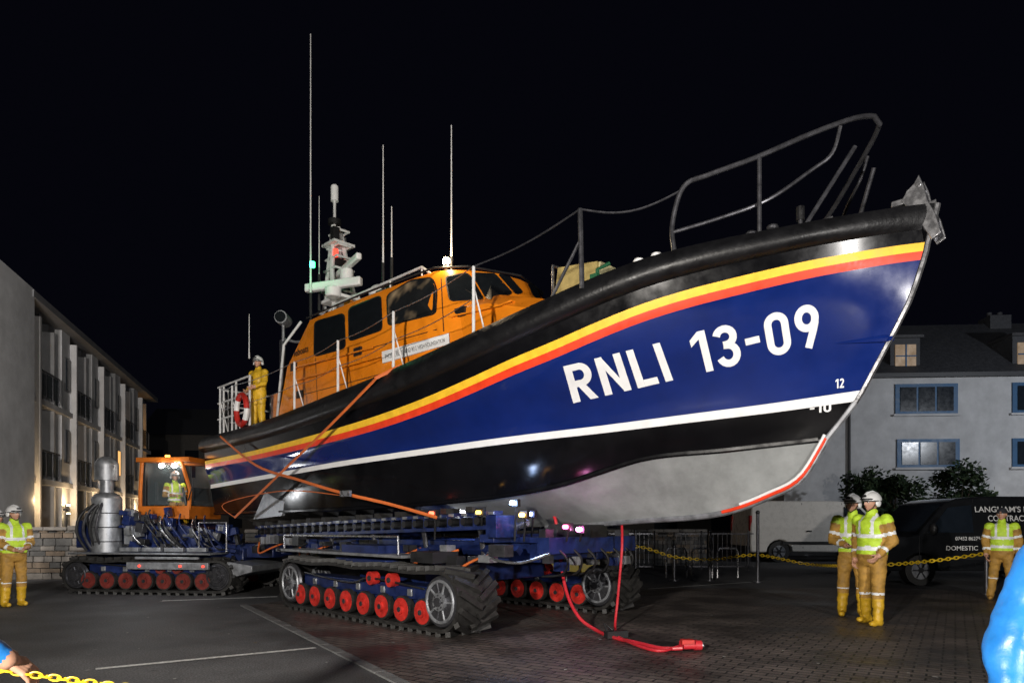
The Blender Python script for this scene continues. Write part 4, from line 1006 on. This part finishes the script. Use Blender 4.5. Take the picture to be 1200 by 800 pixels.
def stone_wall(name,p,q,h,t=.45):
    p=Vector(p);q=Vector(q);d=(q-p);l=d.length;e=empty(name,p,math.atan2(d.y,d.x)); mb=MB(); mss=[mat('rubble_stone',(.16,.145,.13),.9,var=.45,scale=4,bump=.6,bscale=12),mat('rubble_stone_dark',(.08,.078,.075),.9,var=.45,scale=4,bump=.6,bscale=12),mat('rubble_stone_warm',(.15,.115,.085),.9,var=.4,scale=4,bump=.6,bscale=12)]
    mb.bb(0,l,.06,t-.06,0,h-.1,mat('mortar',(.06,.055,.05),.95))
    z=0.0
    while z<h-.12:
        hh=random.uniform(.12,.2); x=0
        while x<l:
            w=random.uniform(.2,.5)
            if x+w>l: w=l-x
            if w>.05:
                o=random.uniform(0,.035); mb.bb(x+.01,x+w-.01,o,t-o,z+.01,min(z+hh,h-.1)-.01,random.choice(mss))
            x+=w
        z+=hh
    x=0
    while x<l: mb.bb(x+.01,min(x+.6,l)-.01,-.04,t+.04,h-.1+.002,h+random.uniform(-.02,.02),mss[0]); x+=.6
    mb.obj('stones',e,smooth=0)
stone_wall('stone_wall',(-16.5,17.6,0),(-9.4,18.2,0),1.4)
stone_wall('stone_wall',(-9.4,24,0),(7.2,25.2,0),1.25)
mb=MB(); mt=mat('timber',(.32,.21,.11),.8,var=.4,scale=5); 
for i in range(7):
    for j in range(4):
        x=-1.9+j*.62; mb.box((x,20.5+random.uniform(-.05,.05),.08+i*.16),(.58,1.0,.11),mt)
mb.obj('timber_stack',bevel=.008)
mb=MB(); 
for i in range(3): mb.box((1.0+i*.62,19.6,.22),(.55,.5,.42),mat('fish_box_yellow',(.6,.45,.05),.5)); mb.box((1.0+i*.62,19.6,.44),(.58,.53,.03),M_blk)
mb.box((1.3,19.6,.67),(.55,.5,.42),mat('fish_box_blue',(.05,.12,.3),.5))
mb.obj('storage_boxes',bevel=.02)
fe=empty('metal_railing',(3.0,21.5,0),0); mb=MB()
for i in range(32): mb.cyl((i*.145,0,.12),(i*.145,0,1.15),.01,M_dsteel,n=6)
for z in(.12,1.15): mb.bb(0,4.6,-.02,.02,z-.02,z+.02,M_dsteel)
for i in range(4): mb.cyl((i*1.48,0,0),(i*1.48,0,1.25),.035,M_dsteel,n=8)
mb.obj('rails',fe)
for x in(4.2,4.9,5.6):
    mb=MB(); P=[(x,18.6,0),(x,18.6,.7),(x+.06,18.6,.8),(x+.5,18.6,.8),(x+.56,18.6,.7),(x+.56,18.6,0)]; mb.tube(P,.025,M_steel,8); mb.obj('cycle_stand')
# ============================================================ VANS
def van(name,loc,yaw,paint,sx=1,txt=None):
    e=empty(name,loc,yaw); e.scale=(sx,)*3; wd=1.0; mb=MB()
    def arch(cx,r=.4): return [(cx+r*math.cos(math.pi-math.pi*i/8),.32+r*math.sin(math.pi*i/8)) for i in range(9)]
    low=[(-2.5,.32)]+arch(-1.6)+arch(1.65)+[(2.42,.32),(2.5,.5),(2.5,.82),(2.38,1.0),(1.7,1.12),(-2.52,1.12),(-2.54,.6)]
    up=[(-2.52,1.12),(1.7,1.12),(1.05,1.82),(.8,1.92),(.2,1.97),(-2.3,1.97),(-2.45,1.9)]
    k=len(low); vs=[(x,-wd,z) for x,z in low]+[(x,wd,z) for x,z in low]
    mb.add(vs,[tuple(range(k)),tuple(range(k,2*k))[::-1]]+[(i,(i+1)%k,k+(i+1)%k,k+i) for i in range(k)],paint)
    k=len(up); yy=lambda z:wd-.14*(z-1.12)
    vs=[(x,-yy(z),z) for x,z in up]+[(x,yy(z),z) for x,z in up]
    mb.add(vs,[tuple(range(k)),tuple(range(k,2*k))[::-1]]+[(i,(i+1)%k,k+(i+1)%k,k+i) for i in range(k)],paint)
    mb.obj('body',e,smooth=30,bevel=.045)
    mb=MB()
    for sd in(1,-1):
        def P(x,z,o=.02): return Vector((x,sd*(yy(z)+o),z))
        mb.quad([P(.5,1.17),P(1.5,1.17),P(1.02,1.72),P(.5,1.78)],M_win)
        for xx in(.44,-.85,1.68): mb.quad([P(xx,1.9 if xx<1 else 1.1,.004),P(xx+.015,1.9 if xx<1 else 1.1,.004),Vector((xx+.015,sd*(wd+.004),.45)),Vector((xx,sd*(wd+.004),.45))],M_blk)
        mb.box((-.2,sd*(wd+.01),.62),(2.6,.03,.09),M_blk); mb.box((.35,sd*(wd+.015),1.0),(.16,.03,.04),M_blk); mb.box((-.65,sd*(wd+.015),1.0),(.16,.03,.04),M_blk)
        mb.sph((1.45,sd*(wd+.12),1.25),(.07,.09,.13),M_blk,10,8)
        mb.box((2.43,sd*.72,.88),(.14,.36,.2),mat('lamp_lens',(.6,.6,.6),.1)); mb.box((-2.5,sd*.9,1.25),(.06,.14,.5),mat('tail_lens',(.4,.02,.02),.2))
        for cx in(-1.6,1.65):
            mb.cyl((cx,sd*.72,.34),(cx,sd*.98,.34),.335,M_rub,n=24); mb.cyl((cx,sd*.97,.34),(cx,sd*.995,.34),.2,M_alu,n=20); mb.cyl((cx,sd*.99,.34),(cx,sd*1.01,.34),.06,M_blk,n=10)
            for i in range(6): a=i*math.pi/3; mb.cyl((cx+.06*math.cos(a),sd*1.0,.34+.06*math.sin(a)),(cx+.19*math.cos(a),sd*1.0,.34+.19*math.sin(a)),.016,M_dsteel,n=6)
    mb.quad([(1.69,-.88,1.18),(1.69,.88,1.18),(1.10,.8,1.80),(1.10,-.8,1.80)],M_win)
    mb.bb(2.45,2.58,-.95,.95,.3,.55,M_blk); mb.bb(-2.62,-2.5,-.95,.95,.32,.52,M_blk); mb.box((2.51,0,.72),(.03,.9,.16),M_blk)
    mb.obj('trim',e,smooth=40)
    if txt:
        for (s,x,z,w,h) in txt:
            vs,fs=textmesh(s,.01); m2=MB()
            V=[]
            for v in vs:
                zz=z+v.y*h; y=yy(zz) if zz>1.12 else wd
                V.append((x-v.x*w,(y+.012),zz))
            m2.add(V,fs,M_white); m2.obj('side_lettering',e,smooth=0,clean=False)
    return e
van('delivery_van',(12.0,27,0),rad(0),mat('van_white',(.72,.68,.62),.3,coat=.4,var=.08),1.18)
van('panel_van',(11.5,17.3,0),rad(180),mat('van_black',(.012,.013,.015),.15,coat=.6),1.08,
    txt=[("LANGHAM'S ELECTRICAL",.42,1.62,2.1,.13),("CONTRACTORS",.15,1.42,1.2,.13),("07452 862754",.9,1.0,.6,.08),("DOMESTIC  COMMERCIAL",1.1,.78,1.7,.10)])
# ============================================================ BUSHES
def bush(name,c,r,nl=2600):
    mb=MB(); ma=mat('leaf_dark',(.014,.028,.012),.7,var=.4,spec=.2); mc=mat('leaf_light',(.04,.06,.025),.7,var=.4,spec=.2); tw=mat('bark',(.07,.05,.035),.9)
    c=Vector(c); cl=[]
    for i in range(34):
        a=random.uniform(0,6.28); rr=random.random()**.5; z=random.uniform(.15,1)
        s=math.sqrt(max(0,1-(z-.3)**2*1.4)); cl.append((Vector((math.cos(a)*rr*r[0]*.85*s,math.sin(a)*rr*r[1]*.8*s,z*r[2]*.86)),random.uniform(.3,.6)))
    for p,q in cl:
        mb.tube([(0,0,0),p*.5+Vector((random.uniform(-.1,.1),0,.0)),p],[.05,.03,.012],tw,6)
    for i in range(nl):
        p,q=random.choice(cl); d=Vector((random.gauss(0,1),random.gauss(0,1),random.gauss(0,1))).normalized()*q*random.uniform(.5,1.3); o=p+d
        if o.z<.05: continue
        a=Vector((random.gauss(0,1),random.gauss(0,1),random.gauss(0,1))).normalized()*.10; b=a.orthogonal().normalized()*.06
        mb.quad([o-a,o+b,o+a,o-b],ma if random.random()<.6 else mc)
    ob=mb.obj(name,smooth=0,clean=False); ob.location=c
g=W(1042,600,27); bush('garden_bush',(g.x,27.5,0),(1.9,1.2,4.0),9000)
g=W(1130,600,27); bush('garden_bush',(g.x,27.5,0),(2.1,1.2,4.0),10000)
# ============================================================ LIGHTS, SKY, CAMERA
def spot(par,loc,tgt,e,ang,col,r):
    l=bpy.data.lights.new('floodlight','SPOT'); l.energy=e; l.spot_size=rad(ang); l.spot_blend=.5; l.color=col; l.shadow_soft_size=r
    o=bpy.data.objects.new('floodlight_lamp',l); o.location=(0,0,loc.z); o.parent=par
    o.rotation_euler=(tgt-loc).to_track_quat('-Z','Y').to_euler(); sc.collection.objects.link(o)
def flood(loc,tgt,e,ang,col=(1,.97,.92),r=.18):
    loc=Vector(loc); t=Vector(tgt); p=empty('floodlight_mast',(loc.x,loc.y,0)); mb=MB()
    mb.cyl((0,-.35,0),(0,-.35,loc.z+.15),.05,M_dsteel); mb.cyl((0,-.35,0),(0,-.35,.05),.3,M_dsteel); mb.tube([(-.5,-.35,loc.z),(.5,-.35,loc.z)],.03,M_dsteel)
    for x in(-.3,.3): mb.box((x,-.28,loc.z),(.35,.12,.28),M_blk)
    mb.obj('mast_frame',p); spot(p,loc,t,e,ang,col,r)
def building_fill(loc,tgt,e,ang,col):  # unseen lamp on a column, added to brighten the buildings
    loc=Vector(loc); p=empty('building_fill_lamp',(loc.x,loc.y,0)); mb=MB(); d=(Vector(tgt)-loc); d.z=0; d.normalize()
    mb.tube([-d*1.2,-d*1.2+Vector((0,0,loc.z*.5)),-d*1.2+Vector((0,0,loc.z+.1)),-d*.3+Vector((0,0,loc.z+.3))],[.08,.06,.05,.04],M_dsteel,10); mb.box(Vector((0,0,loc.z+.3))-d*.1,(.5,.5,.12),M_dsteel)
    mb.obj('fill_column',p); spot(p,loc,Vector(tgt),e,ang,col,.2)
flood((-3.2,-2.2,3.2),(-2.5,12,3.2),6000,118,(1,.94,.86))
flood((6.0,-3.2,2.6),(4.5,9,2.6),3300,100,(1,.96,.92))
building_fill((-11,10.5,6.2),(-19,30,4.5),4600,85,(1,.95,.90))
building_fill((23,18,6.5),(18,31,4),2400,115,(.88,.93,1))
bl=plight
bl('masthead_lamp_light',Bm@(lampw+Vector((.1,-.15,.1))),35,(1,.78,.5))
bl('green_lamp_light',Bm@(pt(366,313,1.25)+Vector((0,-.12,.05))),4,(.1,1,.4))
bl('carriage_lamp_light',Bm@(pt(600,589,1.5)+Vector((0,-.15,-.05))),7,(.5,.65,1))
bl('carriage_lamp_light',Bm@(pt(678,620,.9)+Vector((0,-.15,0))),4,(1,.3,.7))
bl('carriage_work_light',Bm@Vector((-7.2,-.2,.75+.3)),30,(.9,.95,1))
bl('cab_light',Tm@Vector((.1,.1,2.7)),6,(1,.9,.75))
bl('tractor_work_light',Tm@Vector((.6,-2.0,1.6)),35,(.95,.97,1))
w=bpy.data.worlds.new('World'); sc.world=w; w.use_nodes=True; N=w.node_tree.nodes; K=w.node_tree.links
sk=N.new('ShaderNodeTexSky'); sk.sky_type='NISHITA'; sk.sun_disc=False; sk.sun_elevation=rad(-6); sk.sun_rotation=rad(160)
bg=N['Background']; bg.inputs['Strength'].default_value=.05; K.new(sk.outputs['Color'],bg.inputs['Color'])
b2=N.new('ShaderNodeBackground'); b2.inputs['Color'].default_value=(.0014,.0015,.0032,1); b2.inputs['Strength'].default_value=1
ad=N.new('ShaderNodeAddShader'); K.new(bg.outputs[0],ad.inputs[0]); K.new(b2.outputs[0],ad.inputs[1]); K.new(ad.outputs[0],N['World Output'].inputs['Surface'])
sl=bpy.data.lights.new('moon','SUN'); sl.energy=.03; sl.angle=rad(.5); sl.color=(.8,.88,1); so=bpy.data.objects.new('moon',sl); so.rotation_euler=(rad(50),0,rad(-20)); sc.collection.objects.link(so)
cam=bpy.data.cameras.new('cam'); cam.sensor_width=36; cam.lens=24; cam.shift_y=212/1200; cam.clip_end=2000; cam.clip_start=.05
co=bpy.data.objects.new('camera',cam); co.location=(0,0,H); co.rotation_euler=(rad(90),0,0); sc.collection.objects.link(co); sc.camera=co
sc.view_settings.view_transform='Standard'; sc.view_settings.look='None'; sc.view_settings.exposure=0
bpy.data.scenes.remove(tmpsc)
print('total',time.time()-T0)
